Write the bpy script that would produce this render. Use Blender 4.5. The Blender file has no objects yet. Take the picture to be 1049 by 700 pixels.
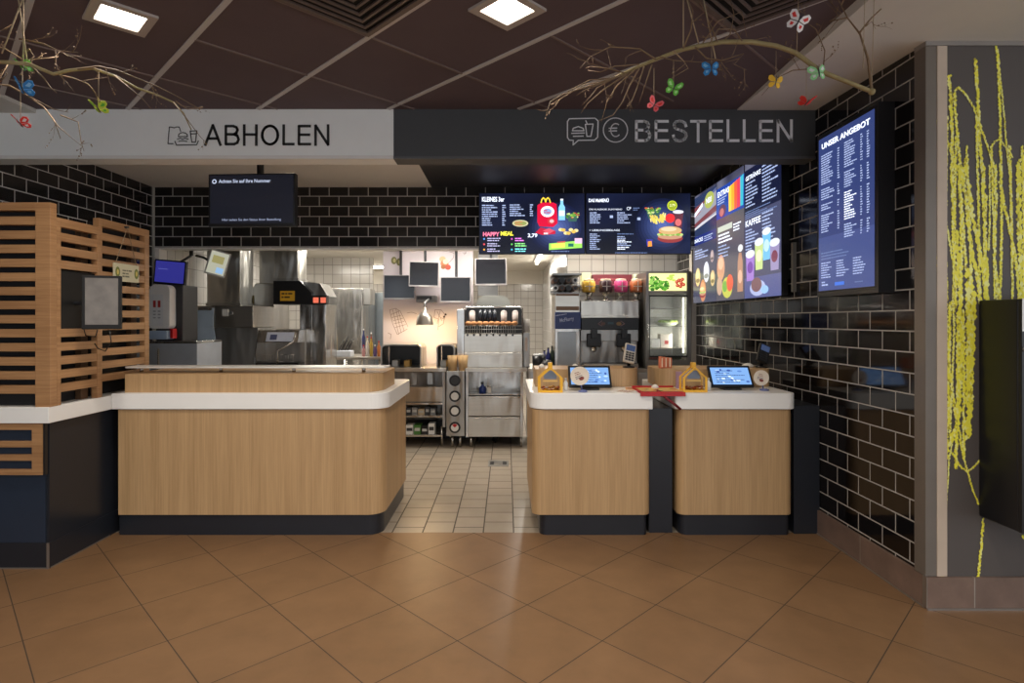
import bpy, bmesh, math, random
from mathutils import Vector, Matrix
S = bpy.context.scene
COL = S.collection
F, CX, HY, CAMZ = 588.0, 519.0, 328.0, 1.40
def X(px, D): return (px-CX)/F*D
def Z(py, D): return CAMZ-(py-HY)/F*D
def P(px, py, D): return Vector((X(px, D), D, Z(py, D)))
def lin(c): 
    c = c/255.0
    return c/12.92 if c <= .04045 else ((c+.055)/1.055)**2.4
def L(c): return (lin(c[0]), lin(c[1]), lin(c[2]), 1)

# ---------------------------------------------------------------- materials
MATS = {}
def nt(name):
    m = bpy.data.materials.new(name); m.use_nodes = True
    return m, m.node_tree, m.node_tree.nodes, m.node_tree.links, m.node_tree.nodes['Principled BSDF']
def mat(name, col, rough=.5, metal=0.0, var=.12, scale=9.0, stretch=(1,1,1), bump=0.0, spec=.5, alpha=1, trans=0, coat=0, wave=0):
    if name in MATS: return MATS[name]
    m, t, n, l, b = nt(name)
    tc = n.new('ShaderNodeTexCoord'); mp = n.new('ShaderNodeMapping'); mp.inputs['Scale'].default_value = stretch
    l.new(tc.outputs['Object'], mp.inputs[0])
    nz = n.new('ShaderNodeTexNoise'); nz.inputs['Scale'].default_value = scale; nz.inputs['Detail'].default_value = 5
    l.new(mp.outputs[0], nz.inputs['Vector'])
    c = L(col)
    r = n.new('ShaderNodeMixRGB'); r.inputs[1].default_value = (c[0]*(1-var), c[1]*(1-var), c[2]*(1-var), 1)
    r.inputs[2].default_value = (min(1,c[0]*(1+var)), min(1,c[1]*(1+var)), min(1,c[2]*(1+var)), 1)
    l.new(nz.outputs['Fac'], r.inputs[0]); l.new(r.outputs[0], b.inputs['Base Color'])
    b.inputs['Roughness'].default_value = rough; b.inputs['Metallic'].default_value = metal
    b.inputs['Specular IOR Level'].default_value = spec; b.inputs['Alpha'].default_value = alpha
    b.inputs['Transmission Weight'].default_value = trans; b.inputs['Coat Weight'].default_value = coat
    if bump:
        bp = n.new('ShaderNodeBump'); bp.inputs['Strength'].default_value = bump; bp.inputs['Distance'].default_value = .004
        l.new(nz.outputs['Fac'], bp.inputs['Height']); l.new(bp.outputs[0], b.inputs['Normal'])
    if wave:
        mw = n.new('ShaderNodeMapping'); mw.inputs['Scale'].default_value = (1.6,1.6,.5); l.new(tc.outputs['Object'], mw.inputs[0])
        nw = n.new('ShaderNodeTexNoise'); nw.inputs['Scale'].default_value = 2.4; nw.inputs['Detail'].default_value = 2; l.new(mw.outputs[0], nw.inputs['Vector'])
        bw = n.new('ShaderNodeBump'); bw.inputs['Strength'].default_value = wave; bw.inputs['Distance'].default_value = .12
        l.new(nw.outputs['Fac'], bw.inputs['Height']); l.new(bw.outputs[0], b.inputs['Normal'])
    MATS[name] = m; return m
def em(col, k=1.0, name=None):
    key = name or 'glow_%02x%02x%02x_%d' % (int(col[0]), int(col[1]), int(col[2]), int(k*100))
    if key in MATS: return MATS[key]
    m, t, n, l, b = nt(key)
    b.inputs['Base Color'].default_value = (.01,.01,.012,1); b.inputs['Roughness'].default_value = .25
    b.inputs['Emission Color'].default_value = L(col); b.inputs['Emission Strength'].default_value = k
    MATS[key] = m; return m
def screen_bg(name, ca, cb, k, axis=(1,0,0), scale=2.0):
    """a lit display picture: soft cloudy blend of two colours"""
    m, t, n, l, b = nt(name)
    tc = n.new('ShaderNodeTexCoord'); nz = n.new('ShaderNodeTexNoise'); nz.inputs['Scale'].default_value = scale; nz.inputs['Detail'].default_value = 1
    l.new(tc.outputs['Object'], nz.inputs['Vector'])
    cr = n.new('ShaderNodeValToRGB'); cr.color_ramp.elements[0].position = .38; cr.color_ramp.elements[1].position = .66
    cr.color_ramp.elements[0].color = L(ca); cr.color_ramp.elements[1].color = L(cb)
    l.new(nz.outputs['Fac'], cr.inputs[0]); l.new(cr.outputs[0], b.inputs['Emission Color'])
    b.inputs['Base Color'].default_value = (.01,.01,.012,1); b.inputs['Emission Strength'].default_value = k; b.inputs['Roughness'].default_value = .25
    MATS[name] = m; return m
def tile_mat(name, axes, u0, v0, bw, rh, mortar, c1, c2, cm, rough=.08, rmort=.6, bump=.6, offset=.5, rot45=False, mottle=0.0, wob=0.02):
    m, t, n, l, b = nt(name)
    g = n.new('ShaderNodeNewGeometry'); sp = n.new('ShaderNodeSeparateXYZ'); l.new(g.outputs['Position'], sp.inputs[0])
    cb = n.new('ShaderNodeCombineXYZ'); l.new(sp.outputs[axes[0]], cb.inputs[0]); l.new(sp.outputs[axes[1]], cb.inputs[1])
    mp = n.new('ShaderNodeMapping'); mp.inputs['Location'].default_value = (-u0+bw*200, -v0+rh*200, 0)
    if rot45: mp.inputs['Rotation'].default_value = (0, 0, math.radians(-45))
    l.new(cb.outputs[0], mp.inputs[0])
    bt = n.new('ShaderNodeTexBrick'); bt.offset = offset; bt.inputs['Scale'].default_value = 1
    bt.inputs['Brick Width'].default_value = bw; bt.inputs['Row Height'].default_value = rh
    bt.inputs['Mortar Size'].default_value = mortar; bt.inputs['Mortar Smooth'].default_value = .25; bt.inputs['Bias'].default_value = 0
    bt.inputs['Color1'].default_value = L(c1); bt.inputs['Color2'].default_value = L(c2); bt.inputs['Mortar'].default_value = L(cm)
    l.new(mp.outputs[0], bt.inputs['Vector'])
    last = bt.outputs['Color']
    if mottle:
        nz = n.new('ShaderNodeTexNoise'); nz.inputs['Scale'].default_value = 6; nz.inputs['Detail'].default_value = 8; nz.inputs['Roughness'].default_value = .65
        l.new(g.outputs['Position'], nz.inputs['Vector'])
        mx = n.new('ShaderNodeMixRGB'); mx.blend_type = 'OVERLAY'; mx.inputs[0].default_value = mottle
        l.new(last, mx.inputs[1]); l.new(nz.outputs['Fac'], mx.inputs[2]); last = mx.outputs[0]
    l.new(last, b.inputs['Base Color'])
    mr = n.new('ShaderNodeMapRange'); mr.inputs['To Min'].default_value = rough; mr.inputs['To Max'].default_value = rmort
    l.new(bt.outputs['Fac'], mr.inputs['Value']); l.new(mr.outputs[0], b.inputs['Roughness'])
    inv = n.new('ShaderNodeMath'); inv.operation = 'SUBTRACT'; inv.inputs[0].default_value = 1; l.new(bt.outputs['Fac'], inv.inputs[1])
    n2 = n.new('ShaderNodeTexNoise'); n2.inputs['Scale'].default_value = 7; l.new(g.outputs['Position'], n2.inputs['Vector'])
    ma = n.new('ShaderNodeMath'); ma.operation = 'MULTIPLY_ADD'; ma.inputs[1].default_value = wob*10
    l.new(n2.outputs['Fac'], ma.inputs[0]); l.new(inv.outputs[0], ma.inputs[2])
    bp = n.new('ShaderNodeBump'); bp.inputs['Strength'].default_value = bump; bp.inputs['Distance'].default_value = .003
    l.new(ma.outputs[0], bp.inputs['Height']); l.new(bp.outputs[0], b.inputs['Normal'])
    MATS[name] = m; return m
def wood_mat(name, c1, c2, horizontal=False, rough=.45):
    m, t, n, l, b = nt(name)
    tc = n.new('ShaderNodeTexCoord'); mp = n.new('ShaderNodeMapping')
    mp.inputs['Scale'].default_value = (1.5, 1.5, 45) if horizontal else (48, 48, 1.2)
    l.new(tc.outputs['Object'], mp.inputs[0])
    nz = n.new('ShaderNodeTexNoise'); nz.inputs['Scale'].default_value = 2.0; nz.inputs['Detail'].default_value = 6; nz.inputs['Roughness'].default_value = .6
    l.new(mp.outputs[0], nz.inputs['Vector'])
    mp2 = n.new('ShaderNodeMapping'); mp2.inputs['Scale'].default_value = (.7,.7,9) if horizontal else (9, 9, .3); l.new(tc.outputs['Object'], mp2.inputs[0])
    n2 = n.new('ShaderNodeTexNoise'); n2.inputs['Scale'].default_value = 1.3; n2.inputs['Detail'].default_value = 2; l.new(mp2.outputs[0], n2.inputs['Vector'])
    ad = n.new('ShaderNodeMath'); ad.operation = 'MULTIPLY_ADD'; ad.inputs[1].default_value = .6; l.new(nz.outputs['Fac'], ad.inputs[0])
    m4 = n.new('ShaderNodeMath'); m4.operation = 'MULTIPLY'; m4.inputs[1].default_value = .4; l.new(n2.outputs['Fac'], m4.inputs[0]); l.new(m4.outputs[0], ad.inputs[2])
    cr = n.new('ShaderNodeValToRGB'); cr.color_ramp.elements[0].position = .36; cr.color_ramp.elements[1].position = .62
    cr.color_ramp.elements[0].color = L(c1); cr.color_ramp.elements[1].color = L(c2)
    l.new(ad.outputs[0], cr.inputs[0]); l.new(cr.outputs[0], b.inputs['Base Color']); b.inputs['Roughness'].default_value = rough
    MATS[name] = m; return m

WOOD = wood_mat('light_oak_laminate', (172,138,96), (196,160,116))
SLAT = wood_mat('oak_slats', (150,108,70), (182,138,94), True)
NAVY = mat('dark_blue_laminate', (34,37,44), .28, var=.1)
NAVYL = mat('slate_blue_laminate', (40,50,66), .3, var=.1)
WHITE_TOP = mat('white_solid_surface', (244,242,238), .3, var=.03)
STEEL = mat('brushed_steel', (196,193,188), .27, 1, var=.08, scale=3, stretch=(60,60,2), wave=.4)
STEELH = mat('brushed_steel_wide', (190,184,174), .3, 1, var=.1, scale=2, stretch=(1,1,40), wave=.22)
STEELD = mat('dull_steel', (168,166,162), .38, .85, var=.12, scale=4, wave=.6)
CHROME = mat('chrome', (215,215,215), .12, 1, var=.02)
BLACK = mat('black_plastic', (20,20,22), .35, var=.1)
SCREEN_OFF = mat('dark_screen', (26,26,30), .12, var=.03)
DARKGREY = mat('dark_grey_plastic', (52,53,56), .45)
GREY = mat('grey_plastic', (130,131,132), .5)
LGREY = mat('light_grey_plastic', (190,190,188), .5)
WHITE = mat('white_plastic', (228,228,226), .4, var=.03)
PLASTER_W = mat('white_plaster', (226,222,218), .75, var=.03, bump=.05)
PLASTER_D = mat('charcoal_plaster', (68,69,71), .65, var=.05)
SOFFIT_D = mat('black_soffit', (34,34,38), .5, var=.05)
CEILB = mat('brown_ceiling_board', (94,79,83), .8, var=.16, scale=3, bump=.15)
CEILBAR = mat('grey_ceiling_bar', (196,192,190), .5, var=.05)
CEILBARD = mat('brown_ceiling_bar', (122,104,98), .5, var=.05)
KCEIL = mat('kitchen_ceiling', (214,208,196), .7, var=.03)
GROUTM = mat('silver_trim', (165,160,155), .35, .8, var=.04)
RED = mat('red_plastic', (186,22,28), .35)
YEL = mat('yellow_acrylic', (238,180,40), .35)
BROWNK = mat('kraft_card', (204,168,120), .8)
PAPER = mat('white_paper', (232,228,220), .7)
GREEN = mat('green_plastic', (70,120,50), .5)
BLUE = mat('blue_plastic', (40,62,130), .4)
GLASS = mat('clear_glass', (225,235,238), .03, 0, var=.01, alpha=.22)
GLASSB = mat('blue_tinted_perspex', (196,216,236), .12, 0, var=.1, alpha=.75)
BARK = mat('twig_bark', (126,102,76), .8, var=.25, scale=30)
BARKG = mat('green_bark', (150,134,92), .7, var=.25, scale=30)
STRING = mat('string', (170,150,120), .8)
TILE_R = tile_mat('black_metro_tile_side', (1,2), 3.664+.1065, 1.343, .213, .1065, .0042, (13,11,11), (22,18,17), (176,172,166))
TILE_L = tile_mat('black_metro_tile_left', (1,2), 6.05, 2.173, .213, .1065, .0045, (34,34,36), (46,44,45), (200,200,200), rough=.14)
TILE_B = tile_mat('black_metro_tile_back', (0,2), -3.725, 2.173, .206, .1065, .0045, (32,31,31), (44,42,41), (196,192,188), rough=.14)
FLOORT = tile_mat('brown_floor_tile', (0,1), (-.215+2.504)/2**.5, (2.504+.215)/2**.5, .447, .447, .0026, (127,96,67), (121,91,63), (62,50,40), rough=.38, rmort=.7, bump=.25, offset=0, rot45=True, mottle=.28, wob=.01)
KFLOOR = tile_mat('beige_kitchen_floor_tile', (1,0), 3.776, .046, .2, .2, .005, (150,140,126), (160,148,134), (70,62,54), rough=.35, bump=.35, mottle=.2)
KTILE = tile_mat('white_kitchen_tile', (0,2), 0, 2.15, .15, .15, .004, (192,187,180), (184,179,172), (112,108,102), rough=.15, offset=0)
KTILE_S = tile_mat('white_kitchen_tile_side', (1,2), 0, 2.4, .15, .2, .004, (206,204,200), (198,196,192), (130,128,122), rough=.15, offset=0)
BASET = tile_mat('brown_skirting_tile', (1,2), 3.3, -1, .6, 3, .003, (112,92,82), (120,98,86), (150,140,130), rough=.45, bump=.2, offset=0, mottle=.5)
BASETX = tile_mat('brown_skirting_tile_front', (0,2), 2.26, -1, .6, 3, .003, (112,92,82), (120,98,86), (150,140,130), rough=.45, bump=.2, offset=0, mottle=.5)

# ---------------------------------------------------------------- mesh builder
ORIG = {}
class MB:
    def __init__(s, m=None):
        s.v=[]; s.f=[]; s.fm=[]; s.fs=[]; s.mats=[]; s.M=None; s.cur=0
        if m: s.use(m)
    def use(s, m):
        if m not in s.mats: s.mats.append(m)
        s.cur = s.mats.index(m); return s
    def add(s, vs, fs, smooth=False):
        b = len(s.v)
        for p in vs:
            p = Vector(p); s.v.append(s.M @ p if s.M else p)
        for f in fs: s.f.append([b+i for i in f]); s.fm.append(s.cur); s.fs.append(smooth)
        return s
    def box(s, x0,x1,y0,y1,z0,z1):
        s.add([(x0,y0,z0),(x1,y0,z0),(x1,y1,z0),(x0,y1,z0),(x0,y0,z1),(x1,y0,z1),(x1,y1,z1),(x0,y1,z1)],
              [(3,2,1,0),(4,5,6,7),(0,1,5,4),(1,2,6,5),(2,3,7,6),(3,0,4,7)]); return s
    def pbox(s, px0,px1,py0,py1,D,dep):
        return s.box(X(px0,D),X(px1,D),D,D+dep,Z(py1,D),Z(py0,D))
    def prism(s, pts, a0, a1, axis='z', smooth=False):
        n = len(pts)
        def mk(p,a): return (p[0],p[1],a) if axis=='z' else ((p[0],a,p[1]) if axis=='y' else (a,p[0],p[1]))
        s.add([mk(p,a0) for p in pts]+[mk(p,a1) for p in pts], [tuple(range(n))[::-1], tuple(range(n,2*n))])
        b = len(s.v)-2*n
        for i in range(n):
            j=(i+1)%n; s.f.append([b+i,b+j,b+n+j,b+n+i]); s.fm.append(s.cur); s.fs.append(smooth)
        return s
    def tube(s, pts, r, n=8, caps=True):
        pts=[Vector(p) for p in pts]; rs = r if isinstance(r,(list,tuple)) else [r]*len(pts)
        vs=[]; up=None
        for i,p in enumerate(pts):
            d=(pts[min(i+1,len(pts)-1)]-pts[max(i-1,0)])
            d = d.normalized() if d.length>1e-9 else Vector((0,0,1))
            if up is None: up = Vector((0,0,1)) if abs(d.z)<.9 else Vector((1,0,0))
            a=d.cross(up); a = a.normalized() if a.length>1e-6 else Vector((1,0,0)); b=a.cross(d).normalized(); up=b
            for k in range(n):
                t=2*math.pi*k/n; vs.append(p+(a*math.cos(t)+b*math.sin(t))*rs[i])
        fs=[]
        for i in range(len(pts)-1):
            for k in range(n):
                k2=(k+1)%n; fs.append((i*n+k,i*n+k2,(i+1)*n+k2,(i+1)*n+k))
        s.add(vs,fs,True)
        if caps:
            b=len(s.v)-len(vs)
            for ring in (range(n)[::-1], range(len(vs)-n,len(vs))):
                s.f.append([b+i for i in ring]); s.fm.append(s.cur); s.fs.append(False)
        return s
    def cyl(s,p0,p1,r,r1=None,n=20): return s.tube([p0,p1],[r,r if r1 is None else r1],n)
    def lathe(s,c,prof,n=24):
        c=Vector(c); vs=[]; fs=[]
        for (r,z) in prof:
            for k in range(n):
                t=2*math.pi*k/n; vs.append((c.x+max(r,1e-4)*math.cos(t), c.y+max(r,1e-4)*math.sin(t), c.z+z))
        for i in range(len(prof)-1):
            for k in range(n):
                k2=(k+1)%n; fs.append((i*n+k,i*n+k2,(i+1)*n+k2,(i+1)*n+k))
        return s.add(vs,fs,True)
    def ell(s,c,r,n=12,m=8):
        r = r if isinstance(r,(tuple,list)) else (r,r,r); vs=[]; fs=[]
        for i in range(m+1):
            ph=math.pi*i/m
            for k in range(n):
                t=2*math.pi*k/n; rr=max(math.sin(ph),1e-3)
                vs.append((c[0]+r[0]*rr*math.cos(t), c[1]+r[1]*rr*math.sin(t), c[2]+r[2]*math.cos(ph)))
        for i in range(m):
            for k in range(n):
                k2=(k+1)%n; fs.append((i*n+k,i*n+k2,(i+1)*n+k2,(i+1)*n+k))
        return s.add(vs,fs,True)
    def face(s, pts): return s.add(pts,[tuple(range(len(pts)))])
    def build(s, name, parent=None, origin=None, bevel=0, seg=2, recalc=True):
        if origin is None:
            if parent is not None: origin = ORIG[parent.name]
            else:
                xs=[p.x for p in s.v]; ys=[p.y for p in s.v]; zs=[p.z for p in s.v]
                origin = Vector(((min(xs)+max(xs))/2,(min(ys)+max(ys))/2,min(zs)))
        origin = Vector(origin)
        me = bpy.data.meshes.new(name); me.from_pydata([tuple(p-origin) for p in s.v], [], s.f)
        for m in s.mats: me.materials.append(m)
        for i,p in enumerate(me.polygons): p.material_index=s.fm[i]; p.use_smooth=s.fs[i]
        if recalc:
            bm=bmesh.new(); bm.from_mesh(me); bmesh.ops.recalc_face_normals(bm, faces=bm.faces); bm.to_mesh(me); bm.free()
        o = bpy.data.objects.new(name, me); COL.objects.link(o)
        if parent is not None: o.parent = parent
        else: o.location = origin
        ORIG[o.name] = origin
        if bevel:
            b = o.modifiers.new('bevel','BEVEL'); b.width=bevel; b.segments=seg; b.limit_method='ANGLE'; b.angle_limit=math.radians(40); b.harden_normals=True
        return o
def tag(o, label, cat, group=None):
    o['label']=label; o['category']=cat
    if group: o['group']=group
    return o
def thing(name, label, cat, loc, group=None):
    o = bpy.data.objects.new(name, None); COL.objects.link(o); o.empty_display_size=.1
    o.location = loc; ORIG[o.name]=Vector(loc); return tag(o,label,cat,group)
def struct(o): o['kind']='structure'; return o
def stuff(o): o['kind']='stuff'; return o
def dup(root, loc, label, rot=None):
    r = root.copy(); COL.objects.link(r); r.location = loc; ORIG[r.name]=Vector(loc); r['label']=label
    if rot is not None: r.rotation_euler[2] = rot
    for ch in list(root.children):
        c = ch.copy(); COL.objects.link(c); c.parent = r
        for g in list(ch.children):
            d = g.copy(); COL.objects.link(d); d.parent = c
    return r
def rrect(x0,x1,y0,y1,r,n=8):
    """r = radii at (x0,y0),(x1,y0),(x1,y1),(x0,y1)"""
    pts=[]
    for (cx,cy,rr,a) in ((x0,y0,r[0],180),(x1,y0,r[1],270),(x1,y1,r[2],0),(x0,y1,r[3],90)):
        if rr<=0: pts.append((cx,cy)); continue
        ox = cx+rr if cx==x0 else cx-rr; oy = cy+rr if cy==y0 else cy-rr
        for i in range(n+1):
            t=math.radians(a+90*i/n); pts.append((ox+rr*math.cos(t), oy+rr*math.sin(t)))
    return pts

# ---------------------------------------------------------------- lettering
TC = {}
def tmesh(txt, bold=0.0):
    k=(txt,bold)
    if k in TC: return TC[k]
    cu = bpy.data.curves.new('lettering','FONT'); cu.body=txt; cu.size=1; cu.offset=bold; cu.resolution_u=3
    ob = bpy.data.objects.new('lettering',cu); COL.objects.link(ob)
    dg = bpy.context.evaluated_depsgraph_get(); me = bpy.data.meshes.new_from_object(ob.evaluated_get(dg))
    vs=[(v.co.x,v.co.y) for v in me.vertices]; fs=[tuple(p.vertices) for p in me.polygons]
    bpy.data.objects.remove(ob); bpy.data.curves.remove(cu); bpy.data.meshes.remove(me)
    x0=min(v[0] for v in vs); x1=max(v[0] for v in vs); y0=min(v[1] for v in vs); y1=max(v[1] for v in vs)
    TC[k]=(vs,fs,x0,x1,y0,y1); return TC[k]
GL={'A':(.74,[[(.03,0),(.37,1),(.71,0)],[(.15,.33),(.59,.33)]]),
'B':(.66,[[(.05,.05),(.05,.95),(.38,.95),(.52,.89),(.57,.76),(.52,.61),(.40,.54),(.05,.54)],[(.40,.54),(.56,.47),(.62,.29),(.56,.12),(.42,.05),(.05,.05)]]),
'H':(.64,[[(.05,0),(.05,1)],[(.59,0),(.59,1)],[(.05,.53),(.59,.53)]]),
'O':(.80,[[(.40+.35*math.cos(t*math.pi/12),.5+.46*math.sin(t*math.pi/12)) for t in range(25)]]),
'L':(.52,[[(.05,1),(.05,.05),(.5,.05)]]),
'E':(.58,[[(.55,.95),(.05,.95),(.05,.05),(.56,.05)],[(.05,.52),(.52,.52)]]),
'N':(.66,[[(.05,0),(.05,.98),(.61,.02),(.61,1)]]),
'S':(.62,[[(.57,.72),(.53,.86),(.42,.94),(.30,.96),(.16,.93),(.08,.83),(.08,.70),(.16,.61),(.32,.54),(.47,.48),(.56,.39),(.58,.26),(.52,.13),(.40,.06),(.29,.04),(.15,.07),(.07,.16),(.04,.29)]]),
'T':(.60,[[(.0,.95),(.60,.95)],[(.30,0),(.30,.95)]])}
def word(d,txt,a,b,h,w,sw,m):
    tot=sum(GL[c][0] for c in txt)+.16*(len(txt)-1); sx=w/tot; x=a
    for c in txt:
        for st in GL[c][1]: d.line([(x+p*sx,b+q*h) for p,q in st],sw,m,1)
        x+=(GL[c][0]+.16)*sx
class Disp:
    """flat picture drawn in units of 100 per width on a plane with origin o (bottom left), right u, up v, out n"""
    def __init__(s, mb, o, u, v, W, step=.0006):
        s.mb=mb; s.o=Vector(o); s.u=Vector(u).normalized(); s.v=Vector(v).normalized(); s.n=s.u.cross(s.v); s.k=W/100; s.step=step
    def pt(s,a,b,k=0): return s.o+s.u*(a*s.k)+s.v*(b*s.k)+s.n*(s.step*k)
    def poly(s,pts,m,k=1): s.mb.use(m); s.mb.face([s.pt(a,b,k) for a,b in pts])
    def rect(s,a0,b0,a1,b1,m,k=1): s.poly([(a0,b0),(a1,b0),(a1,b1),(a0,b1)],m,k)
    def ell(s,a,b,ra,rb,m,k=1,n=18,t0=0): s.poly([(a+ra*math.cos(2*math.pi*i/n+t0),b+rb*math.sin(2*math.pi*i/n+t0)) for i in range(n)],m,k)
    def line(s,pts,w,m,k=1,closed=False):
        s.mb.use(m); n=len(pts); 
        for i in range(n if closed else n-1):
            p=Vector(pts[i]); q=Vector(pts[(i+1)%n]); d=(q-p)
            if d.length<1e-6: continue
            d.normalize(); nn=Vector((-d.y,d.x))*w/2; e=d*w*.3
            s.mb.face([s.pt(*(p-nn-e),k),s.pt(*(q-nn+e),k),s.pt(*(q+nn+e),k),s.pt(*(p+nn-e),k)])
    def text(s,txt,a,b,h,m,k=2,w=None,bold=0.0):
        vs,fs,x0,x1,y0,y1=tmesh(txt,bold); sc=h/(y1-y0); sx = sc if w is None else w/(x1-x0)
        s.mb.use(m); s.mb.add([s.pt(a+(x-x0)*sx,b+(y-y0)*sc,k) for x,y in vs],fs)
    def glow(s,a,b,ra,rb,c0,c1,k=1,n=9,e=.9):
        for i in range(n):
            f=i/(n-1); g=1-f*.85
            s.ell(a,b,ra*g,rb*g,em(tuple(int(c0[j]*(1-f)+c1[j]*f) for j in range(3)),e),k+i*.1,30)
    def bars(s,a,b,w,n,pitch,m,rng,k=2,th=None):
        """lines of print too small to read"""
        th = th or pitch*.55
        for i in range(n):
            x=a; end=a+w*rng.uniform(.45,1)
            while x<end:
                ww=rng.uniform(.8,3.2)*th*1.3; s.rect(x,b-i*pitch,min(x+ww,end),b-i*pitch+th*rng.uniform(.8,1),m,k); x+=ww+th*.45
# ================================================================ the setting
CEIL=2.80; RW=2.05; LW=-3.725; BW=6.05; FD=3.81
struct(MB(FLOORT).box(LW-.3,6,-4.5,3.776,-.05,0).build('floor'))
struct(MB(KFLOOR).box(LW-.3,6,3.776,12.3,-.05,0).build('floor'))
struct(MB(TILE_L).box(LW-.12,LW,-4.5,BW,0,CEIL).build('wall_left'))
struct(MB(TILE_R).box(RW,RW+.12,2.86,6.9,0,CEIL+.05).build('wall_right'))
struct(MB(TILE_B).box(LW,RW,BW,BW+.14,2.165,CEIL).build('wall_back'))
struct(MB(WHITE).box(LW,RW,BW-.004,BW+.15,2.150,2.165).build('trim_1'))
struct(MB(mat('corner_trim',(190,188,184),.4)).box(LW,LW+.018,BW-.02,BW,1.0,CEIL).build('trim_2'))
struct(MB(PLASTER_W).box(LW,LW+.06,BW+.001,BW+.14,0,2.15).build('trim_3'))
# mural wall on the right, facing the guests
MD=2.785
MURALM = mat('taupe_mural_board',(84,77,74),.55,var=.04,scale=2)
struct(MB(mat('grey_wall_end',(118,110,104),.6)).box(RW+.0,6,MD+.012,2.86,0,CEIL+.05).build('wall_front'))
struct(MB(BASET).box(RW-.018,RW,2.80,3.76,0,.155).build('baseboard_right'))
struct(MB(BASETX).box(RW-.018,6,MD-.014,MD+.0119,0,.155).build('baseboard_front'))
struct(MB(GROUTM).box(RW-.022,RW-.0001,2.79,3.76,0,.008).box(RW-.022,6,MD-.022,MD-.0141,0,.008).box(RW-.022,RW-.0181,MD-.014,2.80,.008,.157).build('trim_4'))
struct(MB(mat('corner_post_dark',(120,112,104),.45,.3)).box(RW-.02,RW+.035,MD-.004,2.86,.156,2.73)
       .use(mat('corner_post_light',(196,178,160),.45)).box(RW+.0352,RW+.085,MD-.006,MD+.0118,.156,2.73)
       .build('trim_5',bevel=.003))
struct(MB(mat('grey_top_trim',(140,134,128),.5)).box(RW-.02,6,MD-.006,2.86,2.7305,2.755).build('trim_6'))
# ceiling: boards, bars
struct(MB(CEILB).box(LW,RW+.12,-4.5,FD-.0001,CEIL,CEIL+.05).build('ceiling'))
struct(MB(PLASTER_W).box(LW,-.79,FD+.1401,BW+.14,CEIL,CEIL+.05).build('ceiling_back_white'))
struct(MB(SOFFIT_D).box(-.79,RW+.12,FD+.1401,BW+.14,CEIL,CEIL+.05).build('ceiling_back_dark'))
# pale sloping soffit strip along the right wall
sb = MB(mat('cream_plaster',(216,212,204),.75,var=.03))
def szz(y): return 2.752+(min(max(y,2.785),3.81)-2.785)*.04
ys=[-4.5,2.785,3.81]; x0s=1.53
vs=[]
for y in ys: vs += [(x0s,y,szz(y)),(6,y,szz(y)),(6,y,CEIL+.06),(x0s,y,CEIL-.0005 if False else CEIL+.06)]
fs=[]
for i in range(2):
    a=i*4; b=a+4
    for k in range(4): k2=(k+1)%4; fs.append((a+k,a+k2,b+k2,b+k))
fs += [(0,1,2,3),(8,9,10,11)]
sb.add(vs,fs)
struct(sb.build('ceiling_soffit'))
bars = MB(CEILBAR)
C0 = -2.52+3.81; SA=.863
def rot_bar(mb, a, b0, b1, w, kind):
    """bar along one diagonal; kind A: X+Y=a, X-Y from b0 to b1; kind B: X-Y=a, X+Y from b0 to b1"""
    if kind=='A': p0=((a+b0)/2,(a-b0)/2); p1=((a+b1)/2,(a-b1)/2)
    else: p0=((b0+a)/2,(b0-a)/2); p1=((b1+a)/2,(b1-a)/2)
    d=Vector((p1[0]-p0[0],p1[1]-p0[1])).normalized(); n=Vector((-d.y,d.x))*w/2
    q=[(p0[0]-n.x,p0[1]-n.y),(p1[0]-n.x,p1[1]-n.y),(p1[0]+n.x,p1[1]+n.y),(p0[0]+n.x,p0[1]+n.y)]
    mb.prism(q, CEIL-.006, CEIL+.01)
for i in range(-7,4):
    a = C0+SA*i
    if a > 1.53+3.81+.3: continue
    # clip to room: Y<3.81, X>LW, X<1.5, Y>-4.4 ; param b=X-Y
    lo=max(a-2*3.80, 2*(LW+.02)-a); hi=min(a+2*4.4, 2*1.515-a)
    if hi>lo: rot_bar(bars,a,lo,hi,.026,'A')
struct(bars.build('trim_7'))
bb = MB(CEILBARD)
SB=.905
skip={(-1,-1),(1,1)}
for i in range(-8,4):            # strip between A line i and i+1
    a0=C0+SA*i+.014; a1=a0+SA-.028
    for j in range(-4,9):
        b=-3.506+SB*j
        if (i,j) in {(-1,-1),(1,1),(-1,1),(-3,1)}: continue
        lo=max(a0, 2*(LW+.02)-b); hi=min(a1, 2*3.80+b, 2*1.51-b)
        lo=max(lo, b+2*-4.4)
        if hi-lo>.02: rot_bar(bb,b,lo,hi,.012,'B')
struct(bb.build('trim_8'))
lsf=MB(mat('cream_plaster',(196,190,180)))
lsf.prism([(LW,-4.5),(-3.12,-4.5),(-3.12,FD-.0002),(LW,FD-.0002)],CEIL-.025,CEIL-.0001); struct(lsf.build('ceiling_soffit_left'))
# header beam (two tones) with its lower lip
struct(MB(mat('white_header',(240,240,237),.6,var=.03)).box(LW,-.751,FD,FD+.14,2.469,CEIL+.04).build('wall_header_white'))
struct(MB(PLASTER_D).box(-.751,RW,FD,FD+.14,2.469,CEIL+.04).build('wall_header_dark'))
struct(MB(PLASTER_W).box(LW,-.751,FD-.006,FD-.0001,2.469,2.492).build('trim_9'))
struct(MB(mat('grey_lip',(86,86,88),.5)).box(-.751,RW-.001,FD-.006,FD-.0001,2.469,2.486).build('trim_10'))
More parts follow.
